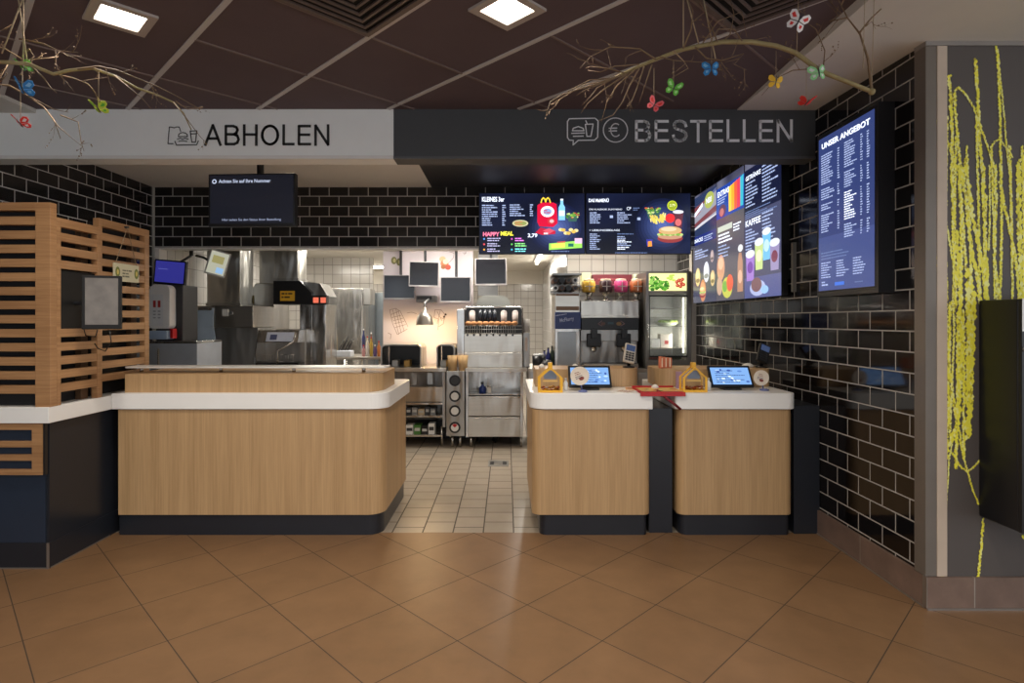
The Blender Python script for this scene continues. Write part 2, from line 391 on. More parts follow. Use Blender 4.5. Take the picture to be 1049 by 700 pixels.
# kitchen shell
struct(MB(KTILE_S).box(LW-.12,LW,BW,12.3,0,2.5).build('wall_kitchen_left'))
struct(MB(KTILE).box(LW,6,12.0,12.2,0,2.15).build('wall_kitchen_back'))
struct(MB(KCEIL).box(LW,6,11.95,12.2,2.1501,2.42).build('trim_11'))
struct(MB(KCEIL).box(LW,6,BW+.14,12.2,2.42,2.5).build('ceiling_kitchen'))
struct(MB(KTILE).box(.75,6,7.1,7.25,0,2.42).build('wall_kitchen_right'))
struct(MB(KTILE_S).box(.75,.9,7.2501,12,0,2.42).build('wall_kitchen_corridor'))
struct(MB(KTILE).box(LW,-2.2,9.4,9.5,0,2.42).build('wall_kitchen_inner'))
# lettering on the beam
m=MB(); d=Disp(m,(0,FD-.0045,0),(1,0,0),(0,0,1),1.0,.001)
k=100
def fx(px): return X(px,FD)*100
def fz(py): return Z(py,FD)*100
INK=mat('black_lettering',(34,34,34),.5); SIL=mat('silver_lettering',(236,236,238),.5)
word(d,'ABHOLEN',fx(210),fz(149),fz(128.5)-fz(149),fx(337.5)-fx(210),1.75,INK)
struct(m.build('wall_lettering_collect'))
m=MB(); d=Disp(m,(0,FD-.0045,0),(1,0,0),(0,0,1),1.0,.001)
word(d,'BESTELLEN',fx(650.5),fz(145.5),fz(123.5)-fz(145.5),fx(811.5)-fx(650.5),1.85,SIL)
struct(m.build('wall_lettering_order'))
def icon(strokes, w, m_, name):
    m=MB(); d=Disp(m,(0,FD-.0045,0),(1,0,0),(0,0,1),1.0,.001)
    for st in strokes: d.line([(fx(a),fz(b)) for a,b in st],w,m_,1)
    struct(m.build(name))
def sc2(pts,ox,oy,s): return [(ox+x/s,oy+y/s) for x,y in pts]
s1=11.65
icon([sc2(q,165,115,s1) for q in [
 [(150,378),(88,378),(95,280),(105,180),(135,182),(160,190),(190,180),(222,180),(240,235)],
 [(170,350),(190,396),(430,392),(450,345)],
 [(212,295),(215,270),(235,252),(265,246),(295,252),(318,270),(320,295),(212,295)],
 [(200,325),(235,315),(262,325),(290,315),(330,325)],
 [(215,350),(265,345),(315,352)],
 [(352,228),(372,360),(415,362),(432,225),(352,228)], [(358,262),(425,260)]]],.62,INK,'wall_icon_collect')
s2=8.74
circ=[(527+108*math.cos(t*math.pi/16),206+108*math.sin(t*math.pi/16)) for t in range(33)]
euro=[(530+45*math.cos(math.radians(t)),206+58*math.sin(math.radians(t))) for t in range(48,320,16)]
icon([sc2(q,570,110,s2) for q in [
 [(115,105),(345,100),(372,125),(368,270),(340,296),(195,298),(148,340),(150,298),(115,296),(98,272),(98,130),(115,105)],
 [(142,212),(150,190),(195,175),(238,190),(245,212),(142,212)],[(135,235),(250,232)],[(150,262),(240,260)],
 [(258,155),(328,152),(308,262),(272,262),(258,155)],[(275,152),(262,122)],
 circ, euro, [(470,190),(540,188)],[(470,215),(538,213)]]],.75,SIL,'wall_icon_order')

# ================================================================ mural
m=MB(MURALM).box(RW+.0855,6,MD,MD+.0118,.1555,2.7295)
d=Disp(m,(0,MD-.0004,0),(1,0,0),(0,0,1),1.0,.0006)
YA=mat('yellow_print',(250,238,72),.5,var=.1,scale=60); YB=mat('pale_yellow_print',(250,246,150),.5,var=.08,scale=60); YC=mat('olive_print',(190,176,50),.5,var=.2,scale=60)
rng=random.Random(5)
def strand(pts, w, pale=.25):
    w*=.95
    q=[]
    for i in range(len(pts)-1):
        n=6
        for t in range(n):
            f=t/n; q.append((pts[i][0]*(1-f)+pts[i+1][0]*f, pts[i][1]*(1-f)+pts[i+1][1]*f))
    q.append(pts[-1]); L_=[0]
    d.line([(X(a,MD)*100,Z(b,MD)*100) for a,b in q],w*.5*MD/F*100,YA,1+rng.random()*.5)
    for i in range(1,len(q)): L_.append(L_[-1]+math.hypot(q[i][0]-q[i-1][0],q[i][1]-q[i-1][1]))
    tpos=0
    while tpos<L_[-1]:
        i=max(j for j in range(len(L_)) if L_[j]<=tpos); i=min(i,len(q)-2); f=(tpos-L_[i])/max(L_[i+1]-L_[i],1e-6)
        x=q[i][0]*(1-f)+q[i+1][0]*f; y=q[i][1]*(1-f)+q[i+1][1]*f
        sgn=rng.choice((-1,1)); c=rng.random()
        mm=YB if c<pale else (YC if c<pale+.1 else YA)
        a=x+sgn*w*.25*rng.uniform(.4,1.6)+rng.uniform(-.15,.15); r=w*rng.uniform(.3,.52); l=w*rng.uniform(.5,.95)
        d.poly([(X(a-r,MD)*100,Z(y,MD)*100),(X(a,MD)*100,Z(y+l,MD)*100),(X(a+r*.9,MD)*100,Z(y+l*.1,MD)*100),(X(a+.1,MD)*100,Z(y-l*.8,MD)*100)],mm,2+rng.random()*2)
        tpos+=w*.34
S5=4.825
def c1(p): return [(935+a/S5,35+b/S5) for a,b in p]
def c2(p): return [(935+a/S5,170+b/S5) for a,b in p]
def c3(p): return [(935+a/4.375,300+b/4.375) for a,b in p]
def c4(p): return [(935+a/3.684,450+b/3.684) for a,b in p]
strand(c1([(180,205),(186,330),(192,480),(196,700)]),3.4)
strand(c1([(205,290),(212,400),(225,560),(238,700)]),3)
strand(c1([(205,280),(225,262),(262,300),(300,360),(325,430),(360,530),(400,650),(412,700)]),2.2,.5)
strand(c1([(308,125),(318,260),(325,420),(332,560),(345,700)]),3.4)
strand(c1([(412,48),(422,140),(428,330),(432,500),(434,700)]),2.8)
strand(c1([(425,160),(440,300),(452,420),(462,560),(478,700)]),1.7,.6)
strand(c1([(110,428),(150,500),(185,560),(205,650),(215,700)]),2.8)
strand(c1([(258,615),(265,700)]),3); strand(c1([(385,560),(405,530),(428,520),(460,560),(495,610)]),1.8,.5)
strand(c1([(515,700),(525,625),(550,610)]),3)
strand(c2([(190,0),(198,180),(200,350),(205,520),(212,700)]),3.6)
strand(c2([(225,0),(232,120),(238,260),(240,420),(236,560),(235,700)]),3.4)
strand(c2([(240,0),(258,140),(272,280),(290,420),(320,560),(335,680)]),4)
strand(c2([(270,60),(292,230),(318,360),(345,520),(372,690)]),4)
strand(c2([(345,0),(350,160),(356,330),(362,500),(370,690)]),4)
strand(c2([(378,0),(380,150),(378,300),(374,420)]),2,.6)
strand(c2([(405,0),(410,180),(402,340),(404,480),(425,690)]),3.4,.4)
strand(c2([(434,0),(438,180),(436,400),(432,560),(430,690)]),2.8)
strand(c2([(430,80),(455,220),(490,360),(512,500),(528,690)]),3.2)
strand(c2([(478,0),(485,150),(490,330)]),2.2); strand(c2([(525,0),(522,200),(530,400),(538,690)]),5)
strand(c2([(120,110),(145,210),(175,340),(195,460)]),2.2,.6); strand(c2([(155,430),(160,560),(165,700)]),4)
strand(c2([(215,320),(222,450),(225,600)]),4); strand(c2([(120,440),(128,600),(132,700)]),3)
strand(c2([(275,510),(280,600),(280,700)]),7); strand(c2([(240,150),(250,330),(262,520)]),3,.5)
strand(c3([(118,0),(122,150),(130,290),(142,420),(142,505)]),3.4)
strand(c3([(145,0),(150,140),(160,300),(175,430),(190,560)]),2.8,.5)
strand(c3([(180,0),(184,150),(178,330),(170,520),(165,640)]),2.2,.6)
strand(c3([(212,0),(216,150),(214,330),(206,480),(200,600),(160,675),(130,720)]),4.6)
strand(c3([(245,20),(248,150),(246,330),(242,500)]),4); strand(c3([(270,0),(268,150),(262,330),(256,500),(248,650)]),6.2,.12)
strand(c3([(112,60),(116,200),(118,420)]),1.8); strand(c3([(112,500),(130,600),(150,680)]),2.4)
strand(c3([(205,600),(212,650),(220,700)]),1.8)
strand(c4([(100,45),(128,35),(155,60),(180,105),(205,122),(235,100),(250,80)]),2.0)
strand(c4([(175,0),(200,100),(225,190),(247,245)]),1.8); strand(c4([(150,0),(136,80),(128,220),(118,380),(115,525)]),1.6,.7)
strand(c4([(100,60),(102,200),(98,420),(104,525)]),1.6,.6); strand(c4([(265,300),(258,400),(245,528)]),2.6); strand(c4([(104,460),(108,525)]),3)
strand(c4([(412,365),(430,380)]),3); strand(c1([(545,640),(548,700)]),4)
strand([(1056,120),(1060,300)],5); strand([(1065,90),(1063,300)],4)
for x_,y0_,y1_,dx_,w_ in ((970,120,320,-2,2.4),(979,140,320,-3,2.4),(990,150,318,5,2.6),(1000,120,300,3,2.6),(1010,200,306,-2,2.4),(1015,150,306,4,2.6),(1034,150,306,3,2.6),(1047,150,306,2,3),
  (963,320,430,1,3),(968,330,470,2,2.6),(973,310,440,-1,3.2),(981,320,480,-2,3.4),(987,318,470,0,3),(992,312,420,1,3.4),(996,312,400,-1,3)):
    strand([(x_,y0_),(x_+dx_*.6+rng.uniform(-1,1),(y0_+y1_)/2),(x_+dx_,y1_)],w_,.3)
tag(m.build('mural_panel',recalc=False),'tall grey wall panel printed with hanging yellow blossom strands beside the black tile wall','mural')

# ================================================================ counters
CF=3.725
def plug(name,*a,**k): pass
pick = thing('service_counter','long light oak pick-up counter with white worktop and rounded right corner under the white header','counter',(-1.65,4.15,0))
MB(WOOD).prism(rrect(-2.52,-.80,CF,4.6,(0,.11,.05,0)),.135,.817,smooth=False).build('body',pick)
MB(NAVY).prism(rrect(-2.52,-.815,CF+.012,4.59,(0,.10,.05,0)),0,.1345).build('plinth',pick)
MB(WHITE_TOP).prism(rrect(-2.555,-.775,CF-.015,4.62,(0,.12,.05,0)),.822,.925).build('worktop',pick,bevel=.004)
MB(WOOD).prism(rrect(-2.50,-.83,CF+.035,4.3,(0,.16,.05,0)),.9255,1.045).build('riser',pick)
for px in (143,225,300,372): MB(STEEL).cyl((X(px,3.9),3.92,1.0455),(X(px,3.9),3.92,1.077),.012).build('shelf_post',pick)
MB(mat('pale_aluminium',(232,228,222),.35,.4)).prism(rrect(-2.56,-.80,3.83,3.99,(.03,.04,.04,.03)),1.077,1.088).build('pass_shelf',pick,bevel=.003)

o2 = thing('order_counter','light oak order counter with white worktop and rounded left corner, next to the kitchen passage','counter',(.57,4.1,0),'order counters')
MB(WOOD).prism(rrect(.165,.935,CF,4.6,(.06,.05,0,0)),.135,.817).build('body',o2)
MB(NAVY).prism(rrect(.215,.915,CF+.012,4.59,(.05,.03,0,0)),0,.1345).build('plinth',o2)
MB(WHITE_TOP).prism(rrect(.15,.945,CF-.015,4.62,(.11,0,0,0)),.822,.925).build('worktop',o2,bevel=.004)
MB(WOOD).prism(rrect(.205,.955,4.08,4.42,(.02,.13,.05,0)),.9255,1.05).build('riser',o2)
o3 = thing('order_counter','light oak order counter with white worktop next to the black tile wall','counter',(1.49,4.1,0),'order counters')
MB(WOOD).prism(rrect(1.115,1.862,CF,4.6,(.05,.05,0,0)),.135,.817).build('body',o3)
MB(NAVY).prism(rrect(1.13,1.845,CF+.012,4.59,(.05,.03,0,0)),0,.1345).build('plinth',o3)
MB(WHITE_TOP).prism(rrect(1.09,1.88,CF-.015,4.62,(.02,.06,0,0)),.822,.925).build('worktop',o3,bevel=.004)
MB(WOOD).prism(rrect(1.075,1.88,4.08,4.42,(.13,.04,.0,.05)),.9255,1.05).build('riser',o3)
tag(MB(NAVY).box(.9355,1.0895,CF+.05,4.6,0,.82).build('infill_panel',bevel=.002),'dark blue panel filling the gap between the two oak order counters','panel')
tag(MB(NAVY).box(1.8805,2.048,CF+.03,4.6,0,.84).build('infill_panel',bevel=.002),'dark blue panel between the right order counter and the tile wall','panel')
# left block with slatted screens
lb = thing('corner_counter','dark blue corner counter with white top carrying the slatted wooden screens','counter',(-3.1,3.7,0))
MB(NAVYL).box(LW+.002,-2.60,3.235,3.2405,.1455,.8195).use(NAVY).box(LW+.002,-2.581,3.2406,4.35,.1455,.8195).build('body',lb)
MB(NAVY).box(LW+.002,-2.575,3.232,4.35,0,.145).build('plinth',lb)
MB(GROUTM).box(-2.586,-2.574,3.225,3.2319,0,.145).box(LW+.002,-2.575,3.226,3.2319,0,.006).box(-2.5749,-2.570,3.24,3.72,0,.006).build('edge_trim',lb)
MB(WHITE_TOP).box(LW+.002,-2.557,3.205,4.4,.822,.912).build('worktop',lb,bevel=.003)
s=MB(SLAT)
s.box(-3.2,-2.597,3.212,3.2345,.785,.819).box(-3.2,-2.597,3.212,3.2345,.532,.562).box(-2.657,-2.597,3.212,3.2345,.562,.785)
for z in (.60,.675): s.box(-3.2,-2.657,3.214,3.2345,z+.012,z+.045)
s.build('slatted_panel',lb)
MB(mat('dark_trim',(30,28,28),.4)).box(-2.597,-2.585,3.215,3.2345,.532,.82).build('edge_strip',lb)
BACKM=mat('dark_backing_board',(22,20,22),.7)
def screen_frame(t, axis, a0, a1, z0, z1, other0, other1, lp, rp, top, slat0, pitch, hgt, skipz=None, hole=None):
    """posts, top rail, slats; axis 'x' spans x (frontal), 'y' spans y (side)"""
    def bx(mb,a,b,z_0,z_1,e=0):
        if axis=='x': mb.box(a,b,other0+e,other1-e,z_0,z_1)
        else: mb.box(other0+e,other1-e,a,b,z_0,z_1)
    if lp: p=MB(SLAT); bx(p,a0,a0+lp,z0,z1); p.build('post',t,bevel=.002)
    if rp: p=MB(SLAT); bx(p,a1-rp,a1,z0,z1); p.build('post',t,bevel=.002)
    p=MB(SLAT); bx(p,a0+lp,a1-rp,z1-top,z1); p.build('top_rail',t,bevel=.002)
    p=MB(SLAT); z=slat0
    while z>z0+.02:
        if hole and hole[0]<z+hgt/2<hole[1]:
            if p.v: p.build('slats',t); p=MB(SLAT)
        else: bx(p,a0+lp,a1-rp,max(z,z0),z+hgt,.003)
        z-=pitch
    p.build('slats',t)
    p=MB(BACKM)
    if axis=='x': p.box(a0,a1-.09,other1+.03,other1+.04,z0+.0005,z1-.01)
    else: p.box(other0-.07,other0-.06,a0+.05,a1,z0+.0005,z1-.01)
    p.build('dark_backing',t)
    if axis=='y': MB(mat('dark_brown_inner_post',(92,66,44),.6)).box(other0-.055,other0-.02,a1-rp-.06,a1-rp,z0+.0005,z1-.03).build('inner_post',t)  # inner post in a darker brown than the slats
t=thing('slatted_screen','tall slatted oak screen facing the guests, on the far left counter corner','screen',(-3.1,3.25,.912))
screen_frame(t,'x',LW+.01,-2.556,.912,2.06,3.215,3.262,0.08,.085,.045,2.06-.045-.035-.045,.079,.046)
t=thing('slatted_screen','lower slatted oak screen behind the swivelled monitor, around a black back panel','screen',(-2.57,3.45,.912))
screen_frame(t,'y',3.263,3.62,.912,1.985,-2.595,-2.556,.03,.035,.05,1.985-.05-.035-.045,.079,.047,hole=(1.34,1.66))
MB(mat('matt_black_panel',(16,16,17),.7)).box(-2.594,-2.572,3.294,3.584,1.345,1.688).build('back_panel',t)
t=thing('slatted_screen','slatted oak screen next to the kitchen with a small hanging sign','screen',(-2.57,3.9,.912))
screen_frame(t,'y',3.6205,4.13,.912,2.045,-2.61,-2.571,.03,.05,.05,2.045-.05-.04-.045,.082,.046)
# monitor on the screen
mo=thing('swivel_monitor','small black monitor on an arm in front of the slatted screen, angled to the left','monitor',(-2.45,3.50,1.4))
m=MB(mat('matt_black_panel',(16,16,17),.7)); m.M=Matrix.Translation(P(104.5,310,3.36))@Matrix.Rotation(math.radians(20),4,'Z')
m.box(-.098,.098,-.012,.02,-.157,.157); m.build('casing',mo,bevel=.004)
m=MB(mat('reflective_grey_screen',(112,104,96),.25,var=.5,scale=12)); m.M=Matrix.Translation(P(104.5,310,3.36))@Matrix.Rotation(math.radians(20),4,'Z')
m.box(-.080,.084,-.0135,-.0121,-.130,.142); m.build('display',mo)
MB(DARKGREY).tube([(-2.5954,3.42,1.5),(-2.50,3.42,1.5),P(104,310,3.385)+Vector((-.0,.01,0))],.012).build('arm',mo)
MB(BLACK).tube([P(112,338,3.37),P(114,350,3.37),P(108,360,3.38),P(100,357,3.42),P(97,352,3.44)],.003,6).tube([P(100,338,3.37),P(98,345,3.39),P(88,344,3.42),P(86,338,3.46)],.003,6).build('cable',mo)
# hanging sign
hs=thing('hanging_sign','small white sign with green marks hung by a cord on the slatted screen','sign',P(130,289,3.86))
m=MB(mat('cream_sign',(214,208,176),.6)); m.box(-2.567,-2.555,3.74,3.99,Z(289,3.87),Z(271,3.87)); m.build('board',hs,bevel=.002)
m=MB(); d=Disp(m,(-2.5545,3.74,Z(289,3.87)),(0,1,0),(0,0,1),.25)
GM=mat('olive_paint',(120,130,60),.6)
for a in (12,88): d.ell(a,24,9,14,GM,1); d.ell(a,24,4,7,mat('pale_yellow_paint',(220,200,110),.6),2)
d.bars(30,28,40,3,8,mat('grey_ink',(110,110,90),.6),random.Random(2),th=4); m.build('painting',hs)
MB(STRING).tube([(-2.561,3.76,Z(271,3.87)),(-2.553,3.865,Z(233,3.87)),(-2.561,3.97,Z(271,3.87))],.0022,6).build('cord',hs)
MB(DARKGREY).cyl((-2.5705,3.865,Z(233,3.87)),(-2.545,3.865,Z(233,3.87)),.007).build('hook',hs)
# ================================================================ menu screens
W8=em((225,232,250),1.5); W6=em((170,185,225),1.1); W4=em((110,130,180),.9)
NV=em((16,22,40),.8); NV2=em((30,44,84),.9); NV3=em((46,66,124),.9)
def E(r,g,b,k=1.1): return em((r,g,b),k)
rs=random.Random(11)
def burger(d,a,b,s,k=3):
    d.ell(a,b-.9*s,2.6*s,.9*s,E(150,60,60),k); d.ell(a,b-.5*s,2.5*s,.6*s,E(200,150,120),k+1)
    for i in range(9): d.ell(a-2.2*s+i*.55*s,b-.1*s+rs.uniform(-.1,.1)*s,.5*s,.3*s,E(120,170,70) if i%2 else E(190,215,130),k+2,8)
    for i in range(5): d.ell(a-1.8*s+i*.9*s,b+.25*s,.55*s,.2*s,E(215,70,55),k+2,8)
    d.ell(a,b+.75*s,2.4*s,.85*s,E(214,176,120),k+3); d.ell(a-.3*s,b+1.0*s,1.6*s,.45*s,E(236,210,168),k+4)
def fries(d,a,b,s,k=3):
    for i in range(12): 
        x=a+rs.uniform(-1.3,1.3)*s; y=b+rs.uniform(-.3,.6)*s; t=rs.uniform(-.5,.5)
        d.line([(x,y),(x+math.sin(t)*1.4*s,y+math.cos(t)*1.2*s)],.22*s,E(236,208,96) if i%3 else E(250,232,150),k+(i%3))
def salad(d,a,b,s,k=3):
    d.poly([(a-1.5*s,b+.6*s),(a-1*s,b-1.2*s),(a+1*s,b-1.2*s),(a+1.6*s,b+.6*s)],E(60,100,90),k)
    for i in range(26):
        x=a+rs.uniform(-1.7,1.7)*s; y=b+rs.uniform(-.2,1.1)*s
        d.ell(x,y,rs.uniform(.15,.4)*s,rs.uniform(.12,.3)*s,rs.choice([E(90,150,60),E(140,190,80),E(200,215,140),E(60,120,50),E(200,90,60)]),k+1+i%3,8)
def cup(d,a,b,w,h,c1,c2,k=3):
    d.poly([(a-w*.4,b),(a+w*.4,b),(a+w*.5,b+h),(a-w*.5,b+h)],c1,k); d.ell(a,b+h,w*.52,w*.2,E(225,230,240),k+1); d.ell(a,b+h*.5,w*.33,h*.22,c2,k+1)
bgA=screen_bg('lit_menu_blue',(12,16,30),(26,34,66),.9,scale=1.6)
def menu(name,label,o,u,W,H,draw,dep=.05,bez=.008,group=None,bg=None,n_=None):
    """flat-panel display: casing and lit picture; o = bottom-left front corner"""
    o=Vector(o); u=Vector(u).normalized(); v=Vector((0,0,1)); n=u.cross(v)
    t=thing(name,label,'screen',o,group)
    m=MB(BLACK); m.M=Matrix(((u.x,-n.x,0,o.x),(u.y,-n.y,0,o.y),(u.z,-n.z,1,o.z),(0,0,0,1)))
    m.box(0,W,0,dep,0,H); m.build('casing',t,bevel=.003)
    mm=MB(bg or bgA); d=Disp(mm,o+n*.0006,u,v,W)
    b=bez/W*100; d.rect(b,b,100-b,H/W*100-b,bg or bgA,0); draw(d,H/W*100)
    mm.build('display',t,recalc=False)
    return t
def draw1(d,H):
    d.text('KLEINES 3er',3,H-8.5,4.6,W8,2,w=21,bold=.03)
    d.bars(3,H-12.5,16,10,2.05,W6,rs,2); d.bars(22,H-12.5,3.4,10,2.05,W6,rs,2,th=1.2)
    d.bars(29,H-12,17,6,2.0,W6,rs,2); d.bars(48,H-12,3.2,6,2.0,W6,rs,2,th=1.2)
    d.ell(39,29,7.5,3.2,E(205,200,160),2); d.ell(39,29,6,2.2,E(150,160,90),3); d.bars(34,30,10,3,1.4,E(220,120,90),rs,4)
    d.text('HAPPY',4,16.8,4,E(240,120,150,1.5),2,w=15.5,bold=.04); d.text('MEAL',20.5,17.4,4,E(235,225,70,1.5),2,w=12,bold=.04)
    for i,c in enumerate([(90,160,235),(235,80,90),(240,170,60)]):
        d.ell(5,14.3-i*5,.9,.9,E(*c),2); d.bars(8,14.3-i*5,13,2,2,E(200,195,235),rs,2)
    for i,c in enumerate([(210,80,190),(100,200,90),(80,190,220)]):
        d.ell(31,14.3-i*5,.9,.9,E(*c),2); d.bars(34,14.3-i*5,11,2,2,E(*[min(255,x+60) for x in c]),rs,2)
    d.text('3,79',46,15.2,4.2,W8,5,w=9,bold=.03)
    d.glow(73,25,26,23.5,(24,32,66),(96,116,186),.6)
    # red carry box with yellow bow handle
    R=E(208,16,56,1.2)
    d.poly([(55,30),(57,26),(70,25.5),(74,29),(73,47),(70,48.5),(59,48.5),(55,46)],R,3)
    yl=E(250,205,60,1.4)
    d.line([(58.5,48.5),(59.3,51.5),(60.6,53),(62,51.8),(62.8,49),(63.6,51.8),(65,53),(66.3,51.6),(67.2,48.5)],1.1,yl,5)
    d.ell(64.5,40,6.4,5.2,E(236,236,250,1.3),4); d.ell(64.5,40,4,3,E(150,170,215),5); d.bars(61,40.5,7,2,2,E(205,40,80),rs,6)
    d.ell(68,31,3.4,3,E(210,60,70),5); d.ell(68.5,31,2,1.6,E(240,190,190),6)
    d.poly([(75,32),(81,32),(81,44),(79.4,47),(79.2,51),(76.8,51),(76.6,47),(75,44)],E(130,195,250,1.3),3); d.rect(75.4,36,80.6,41,E(225,240,255,1.3),4); d.rect(76.7,50.5,79.3,52,E(240,245,255,1.3),4)
    salad(d,88,35,3.6); d.poly([(53,20),(58,25),(72,22),(72,19),(60,18)],E(200,30,60),3); d.poly([(60,22),(66,24.5),(71,22),(66,19)],E(226,90,110),4); d.rect(61,18.6,65,20.2,E(240,220,225),5)
    for i in range(7): d.ell(77+i*2.4,21+rs.uniform(-1.5,2),2.2,1.6,E(232,190,90) if i%2 else E(246,224,160),3+i%2,10)
    d.poly([(66,4),(97,6),(97,13),(66,10)],E(150,220,90,1.3),3); d.poly([(68,5.5),(81,6.3),(81,10.5),(68,9.6)],E(222,232,90,1.3),4); d.rect(84,7,89,10,E(30,110,100),4); d.rect(90,10,97,15,E(238,190,220,1.2),5); d.line([(74,11),(81,11.6)],1.3,E(210,90,80),5)
    d.bars(68,2.2,27,1,2,W4,rs,2)
def draw2(d,H):
    d.text('DAS McMENÜ',3,H-9,4,W8,2,w=19,bold=.03)
    d.text('DIE KLASSIKER ZUM MENÜ',3.5,H-16.5,1.7,W8,2,w=31); d.bars(4,H-19.5,12,6,1.9,W6,rs,2); d.rect(23,H-24,26,H-21.5,W6,2)
    d.text('CP',39,H-16.5,3,W8,2,w=4); d.bars(45,H-15,7,2,1.8,W4,rs,2); d.bars(30,H-19.5,14,6,1.9,W6,rs,2); d.rect(49,H-26,52,H-23.5,W6,2)
    d.text('+ LIEBLINGSBEILAGE',3.5,21.8,1.7,W8,2,w=29)
    d.bars(4,18.5,12,9,1.75,W6,rs,2); d.bars(30,18.7,19,1,1.75,W4,rs,2)
    for i in range(4): d.bars(30,16.2-i*3.4,14,2,1.6,W8 if i%2 else W6,rs,2)
    d.glow(73,27,26,26,(22,30,62),(90,112,184),.6)
    salad(d,64,39,4.4); d.ell(82,46,4.7,4.7,E(190,205,50,1.3),4); d.ell(82,46,4,4,E(150,165,40,1.2),5); d.text('2,79',79.6,44.8,2.6,E(240,245,190,1.5),6,w=5)
    fries(d,66,29,5); fries(d,71,31,5); d.ell(80,34,4.6,4.4,E(222,46,50,1.2),5); 
    d.poly([(84,25),(91,25),(92.6,40),(82.6,40)],E(96,48,62),4); d.ell(87.6,40,5.2,1.8,E(226,228,240),6); d.ell(87.7,30,3,3.4,E(220,110,110),6)
    burger(d,80,19,4.6,6)
    d.poly([(58,8),(63,8),(63.5,14),(57.5,14)],E(60,60,160),4); d.poly([(59,7),(63,7.5),(62.5,12.5),(59,12)],E(240,150,60,1.2),5)
    d.bars(28,.9,42,1,1.5,W4,rs,2)
def draw3(d,H):  # bottom H = 167 units
    d.rect(0,104,100,165,E(52,66,104,.8),1)
    for i in range(14):
        y=128+rs.uniform(-22,20); d.poly([(0,y),(100,y+rs.uniform(4,14)),(100,y+rs.uniform(16,24)),(0,y+rs.uniform(3,9))],rs.choice([E(150,150,165),E(205,205,212),E(120,64,70),E(92,100,140),E(170,90,84)]),1.2+i*.05)
    d.ell(72,150,20,12,E(170,178,90),3); d.text('NEU',60,146,8,W8,4,w=22,bold=.03); d.poly([(4,134),(44,146),(44,152),(4,140)],W8,3)
    d.rect(0,90,100,104,E(40,54,130,.9),2); d.text('SNACKS',5,94,6,W8,3,w=40,bold=.02); d.bars(50,98,40,3,3,W6,rs,3)
    d.rect(0,0,100,90,E(84,86,110,.75),1); d.bars(8,80,60,4,4,W6,rs,2)
    for a,b,s,c in ((22,40,11,(226,206,140)),(60,45,12,(220,222,236)),(45,18,13,(196,130,92)),(86,34,9,(206,176,130)),(84,66,7,(170,150,150))):
        d.ell(a,b,s,s*1.3,E(*c),3); d.ell(a-s*.1,b+s*.4,s*.7,s*.6,E(*[min(255,x+24) for x in c]),4); d.ell(a,b-s*.5,s*.8,s*.3,E(*[int(x*.6) for x in c]),4)
    burger(d,44,16,5,5)
def draw4(d,H):
    d.rect(0,0,100,120,E(104,100,112,.75),1); d.rect(0,120,100,165,E(38,72,166,1),1)
    d.text('EXTRAS',5,152,8,W8,3,w=44,bold=.03); d.bars(5,148,36,3,3.4,W6,rs,3)
    d.ell(24,130,14,9,E(90,50,90),3); d.ell(22,128,8,6,E(190,110,110),4)
    for i,c in enumerate([(240,196,70),(246,160,50),(236,90,60),(210,60,80),(60,170,190)]): d.poly([(48+i*10,124),(57+i*10,124),(58+i*10,160+i*1.2),(47+i*10,158+i*1.2)],E(*c,1.3),3+i*.1)
    d.poly([(6,100),(60,100),(60,108),(6,108)],E(196,204,190,1.1),2); d.bars(8,94,60,3,5,W8,rs,3,th=2.6); d.bars(8,78,50,4,5,W6,rs,3,th=2); d.bars(64,102,28,3,4,W8,rs,3)
    d.ell(18,48,15,19,E(206,150,120),3); d.ell(18,54,10,9,E(228,184,150),4); d.ell(13,22,11,14,E(196,160,140),3)
    d.poly([(78,10),(96,10),(95,50),(91,62),(83,62),(79,50)],E(180,134,110),3); d.ell(88,68,8,5,E(226,228,232),4); d.ell(87,30,7,9,E(220,176,150),4)
    d.ell(42,18,19,15,E(196,196,90),4); d.ell(52,24,12,12,E(220,90,70,1.2),5); d.ell(34,20,9,8,E(120,170,80),5)
def draw5(d,H):
    d.rect(0,108,100,165,E(22,28,58,.9),1); d.rect(0,0,100,108,E(80,84,118,.75),1); d.rect(0,0,100,26,E(96,104,160,.8),1.1)
    d.text('GETRÄNKE',4,151,7,W8,3,w=44,bold=.02); d.bars(4,146,38,8,4.2,W6,rs,3,th=2); d.bars(52,157,42,11,4.2,W6,rs,3,th=2)
    d.bars(3,110,92,4,2.6,W4,rs,3)
    d.text('KAFFEE',4,92,8,W8,3,w=44,bold=.02); d.bars(4,86,38,8,4,W6,rs,3,th=2); d.bars(52,100,42,10,4.4,W6,rs,3,th=2)
    cup(d,18,22,26,34,E(156,120,200),E(110,60,160)); cup(d,44,34,24,34,E(196,214,140),E(236,240,190),5); cup(d,64,44,22,34,E(110,180,240,1.2),E(190,224,250),4); cup(d,85,30,24,32,E(150,140,180),E(120,60,80),6)
    d.ell(40,12,22,10,E(170,180,220),7); d.ell(37,16,15,9,E(120,90,96),8); d.ell(60,9,10,5,E(150,190,240),9)
t=menu('menu_screen','wide lit menu screen with a red carry box picture, on the back tile wall',(X(490.5,5.98),5.98,Z(260.5,5.98)),(1,0,0),X(599.5,5.98)-X(490.5,5.98),Z(197.5,5.98)-Z(260.5,5.98),draw1,group='wide menu screens')
t=menu('menu_screen','wide lit menu screen with a burger and yellow badge, on the back tile wall',(X(599.8,5.98),5.98,Z(260.5,5.98)),(1,0,0),X(708,5.98)-X(599.8,5.98),Z(197.5,5.98)-Z(260.5,5.98),draw2,group='wide menu screens')
SX=1.985; pys=[6.10,5.43,4.79,4.145]
zb,zt=1.578,2.705
bgB=screen_bg('lit_menu_grey',(60,62,86),(120,122,146),.8,scale=2.2)
